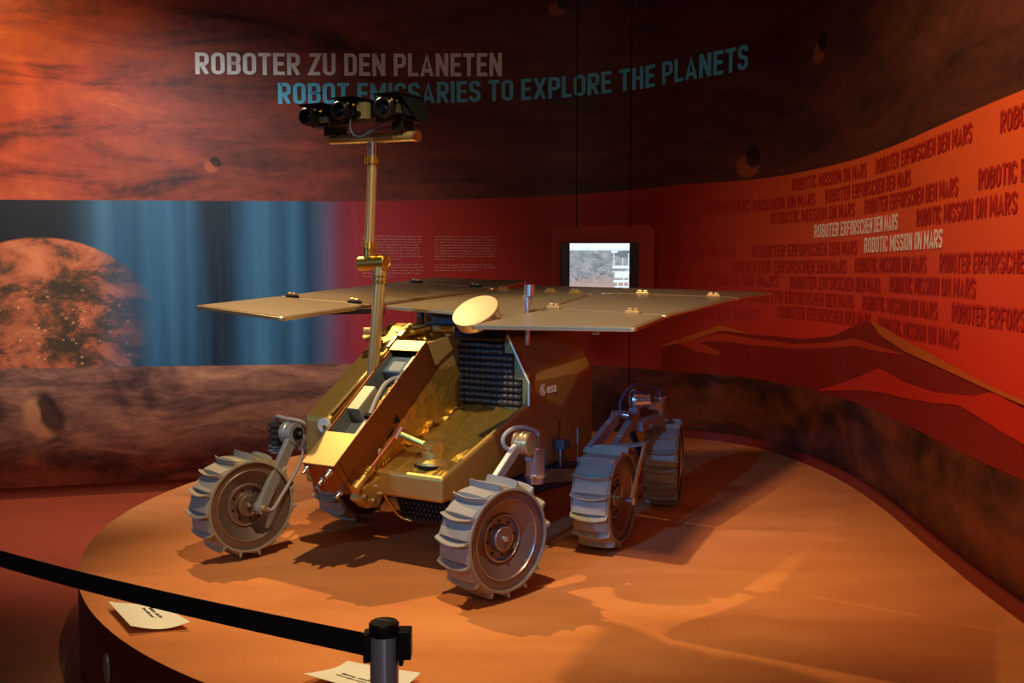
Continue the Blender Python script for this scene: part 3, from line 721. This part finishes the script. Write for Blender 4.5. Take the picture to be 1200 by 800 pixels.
# contents
P('equipment_box', M['beige'], lambda b: dbox(b, -.172, -.105, .36, .52, .004, .10), .003, drill)
P('equipment_box', M['greybox'], lambda b: dbox(b, -.172, -.01, .22, .36, .08, .16), .003, drill)
P('equipment_box', M['beige'], lambda b: (dbox(b, -.055, -.012, .215, .33, .03, .10)), .003, drill)
P('equipment_box', simple('slate_box', rgb(95, 110, 118), .6, 0), lambda b: dbox(b, -.172, -.06, .66, .775, .035, .15), .01, drill)
P('guide_rail', M['beige'], lambda b: dbox(b, -.035, -.008, .57, .76, .015, .05), .003, drill)
P('guide_rail', M['greybox'], lambda b: dbox(b, -.08, -.045, .50, .77, .05, .08), .003, drill)
P('gasket', M['rubber'], lambda b: dbox(b, -.06, -.008, .33, .352, .012, .08), .002, drill)
P('hose', M['cable'], lambda b: b.tube([dp(-.05, .30, .06), dp(-.06, .38, .04), dp(-.075, .47, .03), dp(-.085, .56, .028), dp(-.06, .61, .03), dp(-.03, .60, .035), dp(-.015, .58, .05)], .011), 0, drill)
P('foil_scrap', M['foil'], crumple(8, 22, lambda a, c: (dp(-.05 + .045 * a, .37 + .2 * c, .07 - .03 * math.sin(3 * c)), (0, 0, 1)), .03, 15), 0, drill)
P('inner_panel', M['greybox'], lambda b: dbox(b, -.174, -.170, .22, .77, .01, .17), 0, drill)

# ---- small sampling arm on the foil floor
arm = P('sampling_arm', M['gold'], lambda b: (b.lathe([(0, 0), (0, .078), (.006, .082), (.018, .078), (.03, .05), (.06, .048), (.062, 0)], (.225, .225, .462), (0, 0, 1), 32), b.cyl((.19, .235, .535), (.262, .215, .535), .034, n=24), b.cyl((.225, .225, .50), (.225, .225, .54), .040, n=24)))
P('arm_base_ring', M['rubber'], lambda b: b.cyl((.225, .225, .456), (.225, .225, .463), .086, n=32), 0, arm)
P('arm_link', M['brass'], lambda b: (b.cyl((.195, .235, .54), (.06, .20, .590), .022, n=20), b.cyl((.19, .238, .542), (.17, .232, .548), .027, n=20)), 0, arm)
P('arm_elbow', M['copper'], lambda b: (b.cyl((.045, .19, .567), (.062, .215, .618), .028, n=20)), .003, arm)
P('arm_rod', M['copper'], lambda b: b.cyl((.048, .19, .588), (.048, -.005, .462), .011, n=16), 0, arm)
P('coupling', M['brass'], lambda b: [b.cyl(Vector((.048, -.005, .462)) + Vector((0, -.11, -.072)) * q, Vector((.048, -.005, .462)) + Vector((0, -.11, -.072)) * (q + .10), rr, n=18) for q, rr in ((0, .02), (.13, .022), (.26, .02))] and None, 0, arm)
P('coupling_body', M['gold'], lambda b: (b.cyl((.048, -.03, .445), (.048, -.10, .395), .016, n=18), b.cyl((.048, -.08, .41), (.048, -.115, .387), .024, n=18)), 0, arm)
P('arm_strut', M['champagne'], lambda b: b.bar((.02, .10, .535), (.03, .07, .44), .014, .010), .003, arm)
P('arm_bracket', M['gold'], lambda b: (b.side([(-.10,.34),(-.06,.40),(.05,.42),(.10,.34),(.04,.28),(-.03,.29)], .0, .06)), .01)
for y, z in ((-.06, .35), (.0, .32), (.05, .34), (.02, .38)):
    P('bolt', M['silver'], lambda b: b.cyl((.058, y, z), (.072, y, z), .009, n=12), 0, arm)
for y, z in ((.10, .462), (.12, .468), (.14, .475)):
    P('bolt', M['brass'], lambda b: b.cyl((.035, y, z), (.035, y, z + .015), .008, n=12), 0, arm)

# ---- mast
mast = P('mast', M['champagne'], lambda b: (b.cyl((-.222, .35, .78), (-.169, .36, 1.335), .029, n=28), b.cyl((-.171, .36, 1.30), (-.169, .36, 1.36), .032, n=28)))
P('mast_collar', M['brass'], lambda b: (b.cyl((-.175, .36, 1.285), (-.174, .36, 1.297), .036, n=28), b.cyl((-.173, .36, 1.31), (-.172, .36, 1.322), .036, n=28)), 0, mast)
P('elbow_joint', M['brass'], lambda b: b.lathe([(0, 0), (0, .032), (.004, .036), (.160, .036), (.164, .032), (.164, .026), (.160, .024), (.160, 0)], (-.295, .36, 1.375), (1, 0, .05), 28), 0, mast)
P('upper_tube', M['champagne'], lambda b: b.cyl((-.239, .36, 1.40), (-.212, .36, 1.875), .0245, n=28), 0, mast)
P('upper_neck', M['silver'], lambda b: b.cyl((-.212, .36, 1.875), (-.209, .36, 1.955), .026, n=28), 0, mast)
def collar(z, x):
    def fn(b):
        b.cyl((x, .36, z - .016), (x, .36, z + .016), .033, n=28)
        for i in range(14):
            a = 2 * math.pi * i / 14; b.box((x + .034 * math.cos(a), .36 + .034 * math.sin(a), z), (.008, .008, .030), Matrix.Rotation(a, 3, 'Z'))
    return fn
P('ribbed_collar', M['brass'], collar(1.870, -.212), 0, mast); P('ribbed_collar', M['brass'], collar(1.462, -.2355), 0, mast)
P('lower_neck', M['brass'], lambda b: b.cyl((-.238, .36, 1.405), (-.236, .36, 1.445), .029, n=28), 0, mast)
P('mast_strut', M['silver'], lambda b: b.cyl((-.222, .385, 1.36), (-.222, .385, 1.02), .011, n=12), 0, mast)
P('strut_sleeve', M['rubber'], lambda b: b.cyl((-.208, .392, 1.345), (-.208, .392, 1.05), .008, n=12), 0, mast)
head = P('mast_crossbar', M['champagne'], lambda b: b.lathe([(0, 0), (0, .018), (.004, .024), (.50, .024), (.522, .024), (.522, .018), (.518, 0)], (-.468, .36, 1.982), (1, 0, -.03), 24))
P('crossbar_cap', M['copper'], lambda b: b.cyl((.045, .36, 1.9665), (.060, .36, 1.966), .027, n=24), 0, head)
P('camera_platform', simple('dark_bronze', rgb(78, 50, 40), .4, .5), lambda b: b.box((-.225, .35, 2.045), (.40, .13, .022)), .003, head)
P('platform_foot', M['black'], lambda b: b.box((-.44, .36, 2.022), (.075, .09, .052)), .004, head)
P('platform_foot', M['black'], lambda b: b.box((-.03, .36, 2.022), (.065, .09, .052)), .004, head)
P('head_cable', M['bluecable'], lambda b: b.tube([(-.285, .29, 2.07), (-.285, .285, 2.02), (-.265, .285, 1.985), (-.22, .285, 1.972), (-.16, .288, 1.995), (-.09, .29, 2.03), (-.06, .30, 2.035)], .0065), 0, head)
P('sensor_block', simple('khaki_block', rgb(150, 140, 95), .5, .3), lambda b: b.box((-.215, .30, 2.094), (.055, .04, .078)), .003, head)
P('sensor_lens', M['black'], lambda b: b.cyl((-.228, .284, 2.078), (-.228, .270, 2.078), .015, n=20), 0, head)
def camera_unit(tx, z, s, yo=0):
    # body
    c = P('camera', M['black'], lambda b: b.box((tx + .03, .38 + yo, z), (.115 * s, .15, .10 * s)), .006, head)
    P('lens_barrel', M['black'], lambda b: b.lathe([(0, .046 * s), (-.03, .046 * s), (-.032, .043 * s), (-.062, .043 * s), (-.064, .047 * s), (-.100, .047 * s), (-.104, .043 * s), (-.104, .036 * s), (-.080, .030 * s)], (tx + .01, .32 + yo, z), (-.12, 1, .0), 32), 0, c)
    P('lens_glass', M['glass'], lambda b: b.lathe([(-.078, .031 * s), (-.086, .024 * s), (-.091, .013 * s), (-.093, 0)], (tx + .01, .32 + yo, z), (-.12, 1, 0), 28), 0, c)
    for q in (-.045, -.078):
        def ring(b, q=q):
            for i in range(22):
                a = 2 * math.pi * i / 22; b.box((tx + .01 - .12 * q + .047 * s * math.cos(a), .32 + yo + q, z + .047 * s * math.sin(a)), (.005, .012, .005))
        P('focus_ring', M['blackrib'], ring, 0, c)
    P('retaining_screw', M['brass'], lambda b: (b.cyl((tx + .05, .262 + yo, z + .036 * s), (tx + .056, .25 + yo, z + .038 * s), .006, n=10), b.cyl((tx + .062, .285 + yo, z + .032 * s), (tx + .07, .275 + yo, z + .034 * s), .006, n=10)), 0, c)
    P('sun_hood', M['rubber'], lambda b: (b.box((tx + .035, .33 + yo, z + .068 * s), (.15 * s, .20, .006)), b.add([(tx + .105 * s, .24 + yo, z + .066), (tx + .105 * s, .44 + yo, z + .066), (tx + .125 * s, .44 + yo, z - .05), (tx + .125 * s, .36 + yo, z - .05)], [(0, 1, 2, 3)])), 0, c)
camera_unit(-.53, 2.082, .84); camera_unit(-.325, 2.094, .9); camera_unit(-.065, 2.088, .96)
P('camera_bracket', M['greybox'], lambda b: (b.box((-.47, .33, 2.10), (.03, .05, .09)), b.cyl((-.47, .29, 2.07), (-.43, .29, 2.07), .014, n=16)), .003, head)
P('end_plate', simple('olive_plate', rgb(88, 82, 58), .45, .4), lambda b: b.add([(.012, .25, 2.065), (.012, .27, 2.15), (.014, .33, 2.155), (.014, .33, 2.065)], [(0, 1, 2, 3)]), 0, head)
P('side_hood', M['rubber'], lambda b: b.add([(.006, .27, 2.155), (.010, .46, 2.16), (.055, .46, 2.055), (.045, .28, 2.055)], [(0, 1, 2, 3)]), 0, head)

# ---- antenna drum
dn = Vector((-.03, -.60, .80)).normalized()
ctr = Vector((.262, .53, 1.150))
ant = P('antenna_drum', M['champagne'], lambda b: b.lathe([(-.052, 0), (-.052, .098), (-.048, .108), (0, .116), (.004, .114)], ctr, dn, 48))
P('drum_face', simple('drum_face', rgb(196, 168, 112), .5, .15), lambda b: b.lathe([(.004, .1145), (.005, .110), (.005, 0)], ctr, dn, 48), 0, ant)
P('drum_stand', M['rubber'], lambda b: (b.box((.17, .72, 1.035), (.22, .14, .05)), b.cyl((.24, .62, 1.03), (.255, .57, 1.10), .03, n=16)), .004, ant)
P('drum_bracket', M['beige'], lambda b: b.box((.255, .50, 1.105), (.16, .015, .012)), .002, ant)

# ---- silver pole through the right wing
pole = P('antenna_pole', M['silver'], lambda b: (b.cyl((.452, .70, 1.155), (.452, .70, 1.215), .021, n=20), b.cyl((.452, .70, .985), (.452, .70, 1.155), .012, n=20)))
P('pole_cap', M['silver'], lambda b: b.cyl((.462, .70, 1.22), (.462, .70, 1.275), .026, n=20), 0, pole)
P('pole_collar', M['beam'], lambda b: b.cyl((.452, .70, 1.212), (.452, .70, 1.222), .024, n=20), 0, pole)
# ---- supports below the panels
P('panel_support', simple('support_blue', rgb(90, 105, 120), .4, .6), lambda b: (b.cyl((-.324, .9, 1.05), (-.324, .9, 1.17), .022, n=16)), 0)
P('panel_support', simple('support_slate', rgb(70, 84, 96), .5, .3), lambda b: b.box((-.15, .95, 1.10), (.26, .14, .09)), .005)

# ---- solar panels (top corner points, in order)
PAN = {
 'LA': [(-1.15,.087,1.164),(-.50,.034,1.121),(-.45,.63,1.164),(-1.10,.628,1.199)],
 'LB': [(-1.10,.640,1.200),(-.45,.642,1.165),(-.35,1.67,1.231),(-1.03,1.64,1.269)],
 'LC': [(-1.03,1.65,1.270),(-.35,1.68,1.232),(-.32,2.05,1.275),(-.98,1.98,1.293)],
 'RA': [(.44,.21,1.103),(1.22,.23,1.115),(1.15,.72,1.141),(.53,.76,1.160)],
 'RB': [(.53,.772,1.161),(1.15,.732,1.142),(1.16,1.71,1.196),(.46,1.44,1.219)],
 'RC': [(.46,1.452,1.220),(1.16,1.722,1.197),(1.17,2.37,1.2105),(.46,1.87,1.2405)],
 'CA': [(-.33,.59,1.163),(.46,.60,1.126),(.45,1.39,1.212),(-.33,1.64,1.219)],
 'CB': [(-.31,1.652,1.220),(.45,1.402,1.213),(.45,1.86,1.240),(-.25,2.05,1.245)],
}
def inset(q, d):
    c = sum((Vector(p) for p in q), Vector()) / len(q)
    out = []
    for i, p in enumerate(q):
        p = Vector(p); a = (Vector(q[i - 1]) - p).normalized(); bb_ = (Vector(q[(i + 1) % len(q)]) - p).normalized(); out.append(p + (a + bb_) * d)
    return out
pan_obj = {}
def cham(q, c=.022):
    out = []
    for i, p in enumerate(q):
        p = Vector(p); a = (Vector(q[i - 1]) - p).normalized(); bb_ = (Vector(q[(i + 1) % len(q)]) - p).normalized(); out += [p + a * c, p + (a + bb_) * c * .3, p + bb_ * c]
    return out
for k, q in PAN.items():
    th = .018 if k[1] == 'A' else .014
    o = P('solar_panel', M['panel_rim'], lambda b: b.slab(cham(q), th), .003)
    P('panel_face', M['panel_top'], lambda b: b.slab([p + Vector((0, 0, .0022)) for p in cham(inset(q, .014), .015)], .002), 0, o)
    P('panel_underside', M['rubber'], lambda b: b.slab([p - Vector((0, 0, th - .001)) for p in inset(q, .03)], .004), 0, o)
    pan_obj[k] = o
def hinge(pos, along, o, gold=False):
    a = Vector(along).normalized(); p = Vector(pos); s = a.cross(Vector((0, 0, 1))).normalized()
    h = P('hinge', M['gold_flat'] if gold else M['black'], lambda b: (b.box(p + Vector((0, 0, .008)), (.07, .035, .014), Matrix((a, -s, Vector((0, 0, 1)))).transposed())), .003, o)
    P('hinge_pin', M['champagne'], lambda b: (b.cyl(p + Vector((0, 0, .018)) - a * .024, p + Vector((0, 0, .018)) - a * .004, .011, n=12), b.cyl(p + Vector((0, 0, .018)) + a * .006, p + Vector((0, 0, .018)) + a * .024, .010, n=12)), 0, h)
def lerp(a, b_, f): return Vector(a) + (Vector(b_) - Vector(a)) * f
for key, ia, ib, fs_, gold in (('LA', 3, 2, (.17, .84), False), ('LB', 3, 2, (.2, .83), False), ('RA', 3, 2, (.06, .74), True), ('RB', 3, 2, (.33, .83), True), ('CA', 3, 2, (.12, .62, .86), True)):
    a, b_ = PAN[key][ia], PAN[key][ib]
    for f in fs_: hinge(lerp(a, b_, f), Vector(b_) - Vector(a), pan_obj[key], gold)
P('wing_beam', M['blackrib'], lambda b: b.bar((-.80, .36, 1.125), (-.35, .62, 1.135), .028, .05, (0, 1, 0)), .004, pan_obj['LA'])
P('edge_clip', M['silver'], lambda b: b.box((1.02, .28, 1.085), (.03, .02, .012)), .002, pan_obj['RA'])

# ---- wheels
NL = 15; WH = .18
def wheel_shell():
    b = MB(); per = 8; n = NL * per; prof = [(-.5, .93), (-.46, .985), (-.25, 1.0), (0, 1.006), (.25, 1.0), (.46, .985), (.5, .93)]
    vs = []
    for x, k in prof:
        for i in range(n):
            fr = (i % per) / per; R = (.216 + .021 * fr ** 1.6) * k; a = 2 * math.pi * i / n
            vs.append((x * WH, R * math.cos(a), R * math.sin(a)))
    fs = [(k * n + i, k * n + (i + 1) % n, (k + 1) * n + (i + 1) % n, (k + 1) * n + i) for k in range(len(prof) - 1) for i in range(n)]
    b.add(vs, fs, False)
    for sgn in (-1, 1):   # side rings
        b.lathe([(sgn * WH * .5, .2045), (sgn * (WH * .5 + .004), .2045), (sgn * (WH * .5 + .004), .214), (sgn * WH * .492, .217)], (0, 0, 0), (1, 0, 0), 64, False)
    return b
def grouser():
    # one paddle: built at angle 0 (on +y axis), thin fin bowed across the width
    b = MB(); seg = 8; vs = []
    for i in range(seg + 1):
        x = (-.5 + i / seg) * (WH + .004); e = abs(2 * i / seg - 1); bow = .016 * (1 - e * e); dip = -.006 * e ** 4
        for (r, tz) in ((.214, -.012), (.246 + dip, .003), (.2475 + dip, .008), (.214, .010)):
            vs.append((x, r, tz + bow))
    fs = [(4 * i + k, 4 * i + 4 + k, 4 * i + 4 + (k + 1) % 4, 4 * i + (k + 1) % 4) for i in range(seg) for k in range(4)] + [(3, 2, 1, 0), (4 * seg, 4 * seg + 1, 4 * seg + 2, 4 * seg + 3)]
    b.add(vs, fs); return b
def wdisc():
    b = MB()
    for sg in (-1, 1):
        pr = [(.090, .206), (.080, .2045), (.079, .170), (.081, .167), (.081, .164), (.076, .161), (.046, .104), (.052, .100), (.052, .090), (.040, .086), (.038, .058), (.046, .052), (.060, .050), (.064, .044), (.062, .020), (.062, 0)]
        b.lathe([(sg * x, r) for x, r in pr], (0, 0, 0), (1, 0, 0), 64)
    return b
def wrings():
    b = MB()
    for sg in (-1, 1):
        for x, r in ((.0815, .1655), (.053, .096), (.0625, .048)): b.lathe([(sg * (x - .002), r + .0024), (sg * (x + .0012), r + .001), (sg * (x + .0012), r - .001), (sg * (x - .002), r - .0024)], (0, 0, 0), (1, 0, 0), 64)
    return b
shell_me = grous_me = disc_me = ring_me = nut_me = bolt_me = None
def wheel(loc, ang, spin, nuts=(-1, 1)):
    global shell_me, grous_me, disc_me, ring_me, nut_me, bolt_me
    if shell_me is None:
        tmp = [wheel_shell().build('tmp', M['tread']), grouser().build('tmp', M['tread']), wdisc().build('tmp', M['disc']), wrings().build('tmp', M['ring'])]
        b = MB(); b.cyl((0, 0, 0), (.012, 0, 0), .014, .012, 6); b.cyl((.012, 0, 0), (.022, 0, 0), .006, .005, 10); tmp.append(b.build('tmp', M['silver']))
        b = MB(); b.cyl((0, 0, 0), (.004, 0, 0), .0055, n=8); tmp.append(b.build('tmp', M['rubber']))
        shell_me, grous_me, disc_me, ring_me, nut_me, bolt_me = [o.data for o in tmp]
        for o, nm in zip(tmp, ('wheel', 'grouser', 'wheel_disc', 'disc_ring', 'hub_nut', 'hub_bolt')): o.data.name = nm; bpy.data.objects.remove(o)
    def mk(nm, me, par, l=(0, 0, 0), r=(0, 0, 0)):
        o = bpy.data.objects.new(nm, me); C.objects.link(o); o.parent = par; o.location = l; o.rotation_euler = r; return o
    wo = mk('wheel', shell_me, rover, loc, (spin, 0, ang)); wo.rotation_mode = 'XYZ'
    for i in range(NL): mk('grouser', grous_me, wo, (0, 0, 0), (2 * math.pi * i / NL - .01, 0, 0))
    mk('wheel_disc', disc_me, wo); mk('disc_ring', ring_me, wo)
    for sg in nuts:
        mk('hub_nut', nut_me, wo, (sg * .061, 0, 0), (0, 0, 0 if sg > 0 else math.pi))
        for i in range(8):
            a = 2 * math.pi * i / 8; mk('hub_bolt', bolt_me, wo, (sg * .0385, .072 * math.cos(a), .072 * math.sin(a)), (0, 0, 0 if sg > 0 else math.pi))
    return wo
WZ = .2482
wheel((.694, -.005, WZ), rad(-16), .1, (1,))
wheel((-.635, -.112, WZ), rad(-16.5), .25, (1,))
wheel((.782, .884, WZ), rad(5), .0, (1,))
wheel((.694, 1.862, WZ), rad(15.6), .2, (1,))
wheel((-.616, .68, WZ), rad(-4), .15, (1,))
wheel((-.63, 1.80, WZ), rad(0), .3, (1,))

# ---- suspension, front left of the rover (near wheel)
sN = P('suspension_arm', M['grey_metal'], lambda b: (b.bar((.535, .48, .548), (.548, .10, .33), .05, .03), b.bar((.548, .10, .33), (.565, .02, .25), .05, .03)), .005)
P('joint_disc', M['champagne'], lambda b: b.lathe([(0, 0), (0, .052), (.012, .056), (.026, .056), (.026, .050), (.034, .050), (.034, .056), (.048, .056), (.048, .050), (.056, .050), (.056, .054), (.074, .054), (.078, .048), (.078, 0)], (.515, .49, .548), (1, 0, 0), 40), 0, sN)
mo = P('steering_motor', M['silver'], lambda b: b.lathe([(0, 0), (0, .038), (.004, .042), (.03, .042), (.032, .053), (.044, .054), (.046, .047), (.06, .047), (.165, .046), (.170, .042), (.170, 0)], (.572, .565, .350), (0, 0, 1), 40), 0, sN)
P('joint_bracket', M['beam'], lambda b: (b.box((.565, .56, .485), (.04, .10, .05)), b.cyl((.575, .545, .515), (.60, .545, .515), .012, n=14)), .004, sN)
P('cable', M['cable'], lambda b: b.tube([(.58, .575, .52), (.578, .575, .55), (.57, .585, .585), (.54, .52, .615), (.51, .45, .615), (.495, .40, .58), (.50, .41, .535), (.52, .45, .52)], .010), 0, sN)
P('rocker_beam', M['grey_metal'], lambda b: b.bar((.545, .60, .372), (.545, 1.06, .298), .062, .03), .004)
P('pivot_bolt', M['silver'], lambda b: (b.cyl((.555, .97, .312), (.575, .97, .312), .013, n=16),), .002, sN)
P('lower_fairing', simple('navy_fairing', rgb(34, 44, 66), .4, .3), lambda b: b.side([(.62,.33),(.75,.25),(1.15,.22),(1.25,.30),(1.2,.335)], .39, .47), .008)
# middle (M)
sM = P('suspension_arm', M['beam'], lambda b: b.bar((.66, 1.28, .575), (.655, .93, .43), .065, .03), .005)
P('suspension_link', M['beam'], lambda b: b.bar((.70, 1.42, .57), (.70, 1.16, .43), .05, .035), .005, sM)
P('pivot_bolt', M['silver'], lambda b: b.cyl((.62, 1.31, .585), (.72, 1.31, .585), .020, n=18), .002, sM)
P('fork_plate', M['beam'], lambda b: b.slab([(.66, 1.20, .447), (.69, 1.06, .447), (.915, 1.02, .497), (.915, 1.10, .497)], .012), .003, sM)
P('fork_arm', M['champagne'], lambda b: b.bar((.915, 1.06, .495), (.915, .885, .235), .030, .012), .003, sM)
P('fork_axle', M['silver'], lambda b: (b.cyl((.84, .886, .24), (.925, .886, .24), .012, n=14), b.cyl((.915, .886, .24), (.930, .886, .24), .018, n=14)), 0, sM)
P('rocker_beam', M['beam'], lambda b: b.bar((.655, .95, .44), (.54, 1.10, .32), .045, .03), .004, sM)
# rear (R)
sR = P('suspension_arm', M['beam'], lambda b: (b.box((.70, 1.67, .507), (.075, .46, .055)), b.box((.69, 1.44, .55), (.05, .05, .12))), .005)
P('rear_leg', simple('rear_leg_dark', rgb(70, 78, 92), .4, .6), lambda b: b.bar((.575, 1.62, .49), (.575, 1.84, .24), .045, .02), .004, sR)
P('joint_cylinder', M['silver'], lambda b: b.lathe([(0, 0), (0, .050), (.012, .055), (.024, .055), (.024, .048), (.060, .048), (.060, .040), (.10, .040), (.104, 0)], (.66, 1.46, .645), (.75, .5, 0), 36), 0, sR)
P('joint_face', M['beam'], lambda b: b.cyl((.657, 1.458, .645), (.652, 1.455, .645), .038, n=28), 0, sR)
P('steering_motor', M['silver'], lambda b: b.lathe([(0, 0), (0, .034), (.105, .034), (.110, .030), (.110, 0)], (.70, 1.78, .525), (0, 0, 1), 32), 0, sR)
P('motor_clamp', M['white_disc'], lambda b: b.box((.70, 1.70, .590), (.05, .07, .04)), .004, sR)
P('cable', M['bluecable'], lambda b: b.tube([(.66, 1.33, .60), (.66, 1.32, .645), (.665, 1.38, .70), (.67, 1.50, .725), (.68, 1.64, .705), (.695, 1.76, .675), (.70, 1.78, .62)], .007), 0, sR)
for y in (1.56, 1.78): P('bolt', M['silver'], lambda b: b.cyl((.736, y, .50), (.748, y, .50), .011, n=12), 0, sR)
# far side front (L)
sL = P('suspension_arm', M['grey_metal'], lambda b: (b.bar((-.525, .125, .55), (-.525, -.105, .238), .060, .026), b.cyl((-.54, -.105, .238), (-.508, -.105, .238), .032, n=24), b.cyl((-.542, .128, .554), (-.508, .128, .554), .052, n=36)), .003)
P('joint_disc', M['grey_metal'], lambda b: b.lathe([(0, 0), (0, .050), (.006, .054), (.030, .054), (.036, .050), (.036, 0)], (-.585, .130, .556), (1, 0, 0), 36), 0, sL)
P('pivot_bolt', M['rubber'], lambda b: b.cyl((-.510, .130, .556), (-.496, .130, .556), .030, n=22), 0, sL)
P('pivot_nut', M['silver'], lambda b: b.cyl((-.496, .130, .556), (-.484, .130, .556), .010, n=12), 0, sL)
P('pivot_nut', M['champagne'], lambda b: b.cyl((-.510, -.105, .238), (-.488, -.105, .238), .014, n=12), 0, sL)
def fins(b):
    b.cyl((-.64, .13, .47), (-.64, .13, .60), .030, n=24)
    for i in range(4): b.cyl((-.64, .13, .50 + i * .028), (-.64, .13, .512 + i * .028), .044, n=24)
P('steering_motor', M['blackrib'], fins, 0, sL)
P('motor_ring', M['silver'], lambda b: (b.cyl((-.64, .13, .452), (-.64, .13, .462), .046, n=24), b.cyl((-.64, .13, .478), (-.64, .13, .486), .042, n=24)), 0, sL)
P('body_bracket', M['grey_metal'], lambda b: b.box((-.475, .205, .500), (.13, .08, .075)), .006, sL)
P('cable', M['cable'], lambda b: b.tube([(-.64, .13, .60), (-.62, .11, .632), (-.57, .12, .625), (-.51, .16, .610), (-.488, .185, .575), (-.484, .18, .53), (-.485, .15, .47)], .010), 0, sL)
P('cable', M['cable'], lambda b: b.tube([(-.485, .15, .47), (-.485, .11, .40), (-.490, -.01, .27), (-.485, -.07, .225), (-.495, -.10, .237)], .009), 0, sL)
P('suspension_arm', M['beam'], lambda b: b.bar((-.50, .95, .45), (-.50, .68, .25), .05, .03), .004)
P('rocker_beam', M['beam'], lambda b: b.bar((-.44, .2, .48), (-.46, 1.5, .42), .05, .03), .004)
P('suspension_arm', M['beam'], lambda b: b.bar((-.50, 1.5, .45), (-.50, 1.8, .25), .05, .03), .004)

# ================================================================ barrier post with belt
def build_post():
    root = bpy.data.objects.new('barrier_post', None); C.objects.link(root); root.location = (-.283, 2.15, FLOOR)
    tag(root, 'steel barrier post with black cap and long black belt, in front of the platform', 'barrier post')
    top = .573 - FLOOR
    P('post_tube', M['steel'], lambda b: b.cyl((0, 0, .02), (0, 0, top - .022), .0315, n=48), 0, root)
    P('post_base', M['steel'], lambda b: b.lathe([(0, 0), (0, .17), (.008, .175), (.018, .165), (.035, .06), (.05, .034), (.05, 0)], (0, 0, 0), (0, 0, 1), 48), 0, root)
    cap = P('post_cap', M['black'], lambda b: b.lathe([(-.028, 0), (-.028, .0335), (-.004, .0335), (0, .030), (0.001, 0)], (0, 0, top), (0, 0, 1), 48), 0, root)
    vs, fs = text_data('~~~~', .02)
    def scrawl(b):
        for i, (x, w_, h) in enumerate(((-.014, .006, .004), (-.007, .004, .003), (-.002, .005, .004), (.004, .004, .003), (.009, .006, .003))):
            b.add([(x, .004 - x * .35, top + .0018), (x + w_, .004 - (x + w_) * .35, top + .0018), (x + w_, .004 + h - (x + w_) * .35, top + .0018), (x, .004 + h - x * .35, top + .0018)], [(0, 1, 2, 3)])
    P('cap_mark', M['white_disc'], scrawl, 0, cap)
    hd = P('belt_slot', M['black'], lambda b: (b.box((-.037, 0, top - .055), (.016, .034, .068)), b.box((0, -.0, top - .055), (.067, .030, .060))), .003, root)
    P('belt_receiver', M['black'], lambda b: (b.box((.046, 0, top - .048), (.030, .038, .066)), b.box((.038, 0, top - .086), (.010, .026, .022))), .003, root)
    # belt
    A = Vector((-.040, .0, top - .052)); B = Vector((-1.78, 1.20, top - .052 - .065)); b = MB(); n = 24; vs = []
    for i in range(n + 1):
        f = i / n; c = A + (B - A) * f - Vector((0, 0, .02 * math.sin(math.pi * f)))
        nrm = Vector((1.2, 1.74, 0)).normalized() * .001
        for hz in (-.026, -.013, 0, .013, .026): vs.append(c + Vector((0, 0, hz)) - nrm * (1.6 if abs(hz) == .013 else 1))
        for hz in (.026, -.026): vs.append(c + Vector((0, 0, hz)) + nrm)
    k = 7
    b.add(vs, [(i * k + j, (i + 1) * k + j, (i + 1) * k + (j + 1) % k, i * k + (j + 1) % k) for i in range(n) for j in range(k)] + [tuple(range(k))[::-1], tuple(range(n * k, n * k + k))])
    m = NT('belt_webbing'); z = m.sep(m.obj())[2]
    st = m.math('SINE', m.math('MULTIPLY', z, 900)); m.bump(st, .4, .002)
    b.build('belt', m.set(rgb(16, 17, 22), .6, 0, .3), root)
build_post()

# ================================================================ paper notes
def paper(corners, label, tl, td):
    """corners: 4 world points in order; tl = text origin (u,v), td = reading direction in (u,v)"""
    c = [Vector((x, y, 0)) for x, y in corners]; n = 12
    ctr = sum(c, Vector()) / 4
    root = None
    def pt(u, v, up=0):
        p = (c[0] * (1 - u) + c[1] * u) * (1 - v) + (c[3] * (1 - u) + c[2] * u) * v
        h = .008 + .016 * (abs(u - .5) * 2) ** 2 * (1 - v * .3) + .010 * (v - .5) ** 2 + .005 * math.sin(5 * u + 2 * v)
        return (p.x - ctr.x, p.y - ctr.y, h + up)
    b = MB(); vs = [pt(i / n, j / n) for j in range(n + 1) for i in range(n + 1)] 
    k = len(vs); vs += [pt(i / n, j / n, -.0008) for j in range(n + 1) for i in range(n + 1)]
    F = [(j * (n + 1) + i, j * (n + 1) + i + 1, (j + 1) * (n + 1) + i + 1, (j + 1) * (n + 1) + i) for j in range(n) for i in range(n)]
    b.add(vs, F + [tuple(k + q for q in f)[::-1] for f in F], True)
    o = b.build('paper_note', simple('paper_white', rgb(236, 226, 200), .8, 0, .2), None, loc=(ctr.x, ctr.y, 0)); tag(o, label, 'paper')
    U, V = tl, td
    b = MB()
    for li, s in enumerate(('Bitte nicht', 'berühren!')):
        tv, tf = text_data(s, .02); 
        du, dv = V; pu, pv = -dv, du      # perpendicular (down the page)
        ln = .42 if li == 0 else .38
        q = []
        for x, y in tv:
            a = x * ln; d_ = li * .125 - y * .075
            q.append(pt(U[0] + du * a + pu * d_, U[1] + dv * a + pv * d_, .0012))
        b.add(q, tf)
    b.build('lettering', M['rubber'], o)
    return o
paper([(-1.612, 3.891), (-1.416, 3.91), (-1.212, 3.664), (-1.42, 3.62)], 'curled white paper note lying at the left edge of the sand platform', (.70, .16), (-.0, 1))
paper([(-.685, 3.18), (-.56, 3.30), (-.30, 3.19), (-.42, 3.02)], 'white paper note lying behind the steel barrier post', (.52, .2), (0, 1))
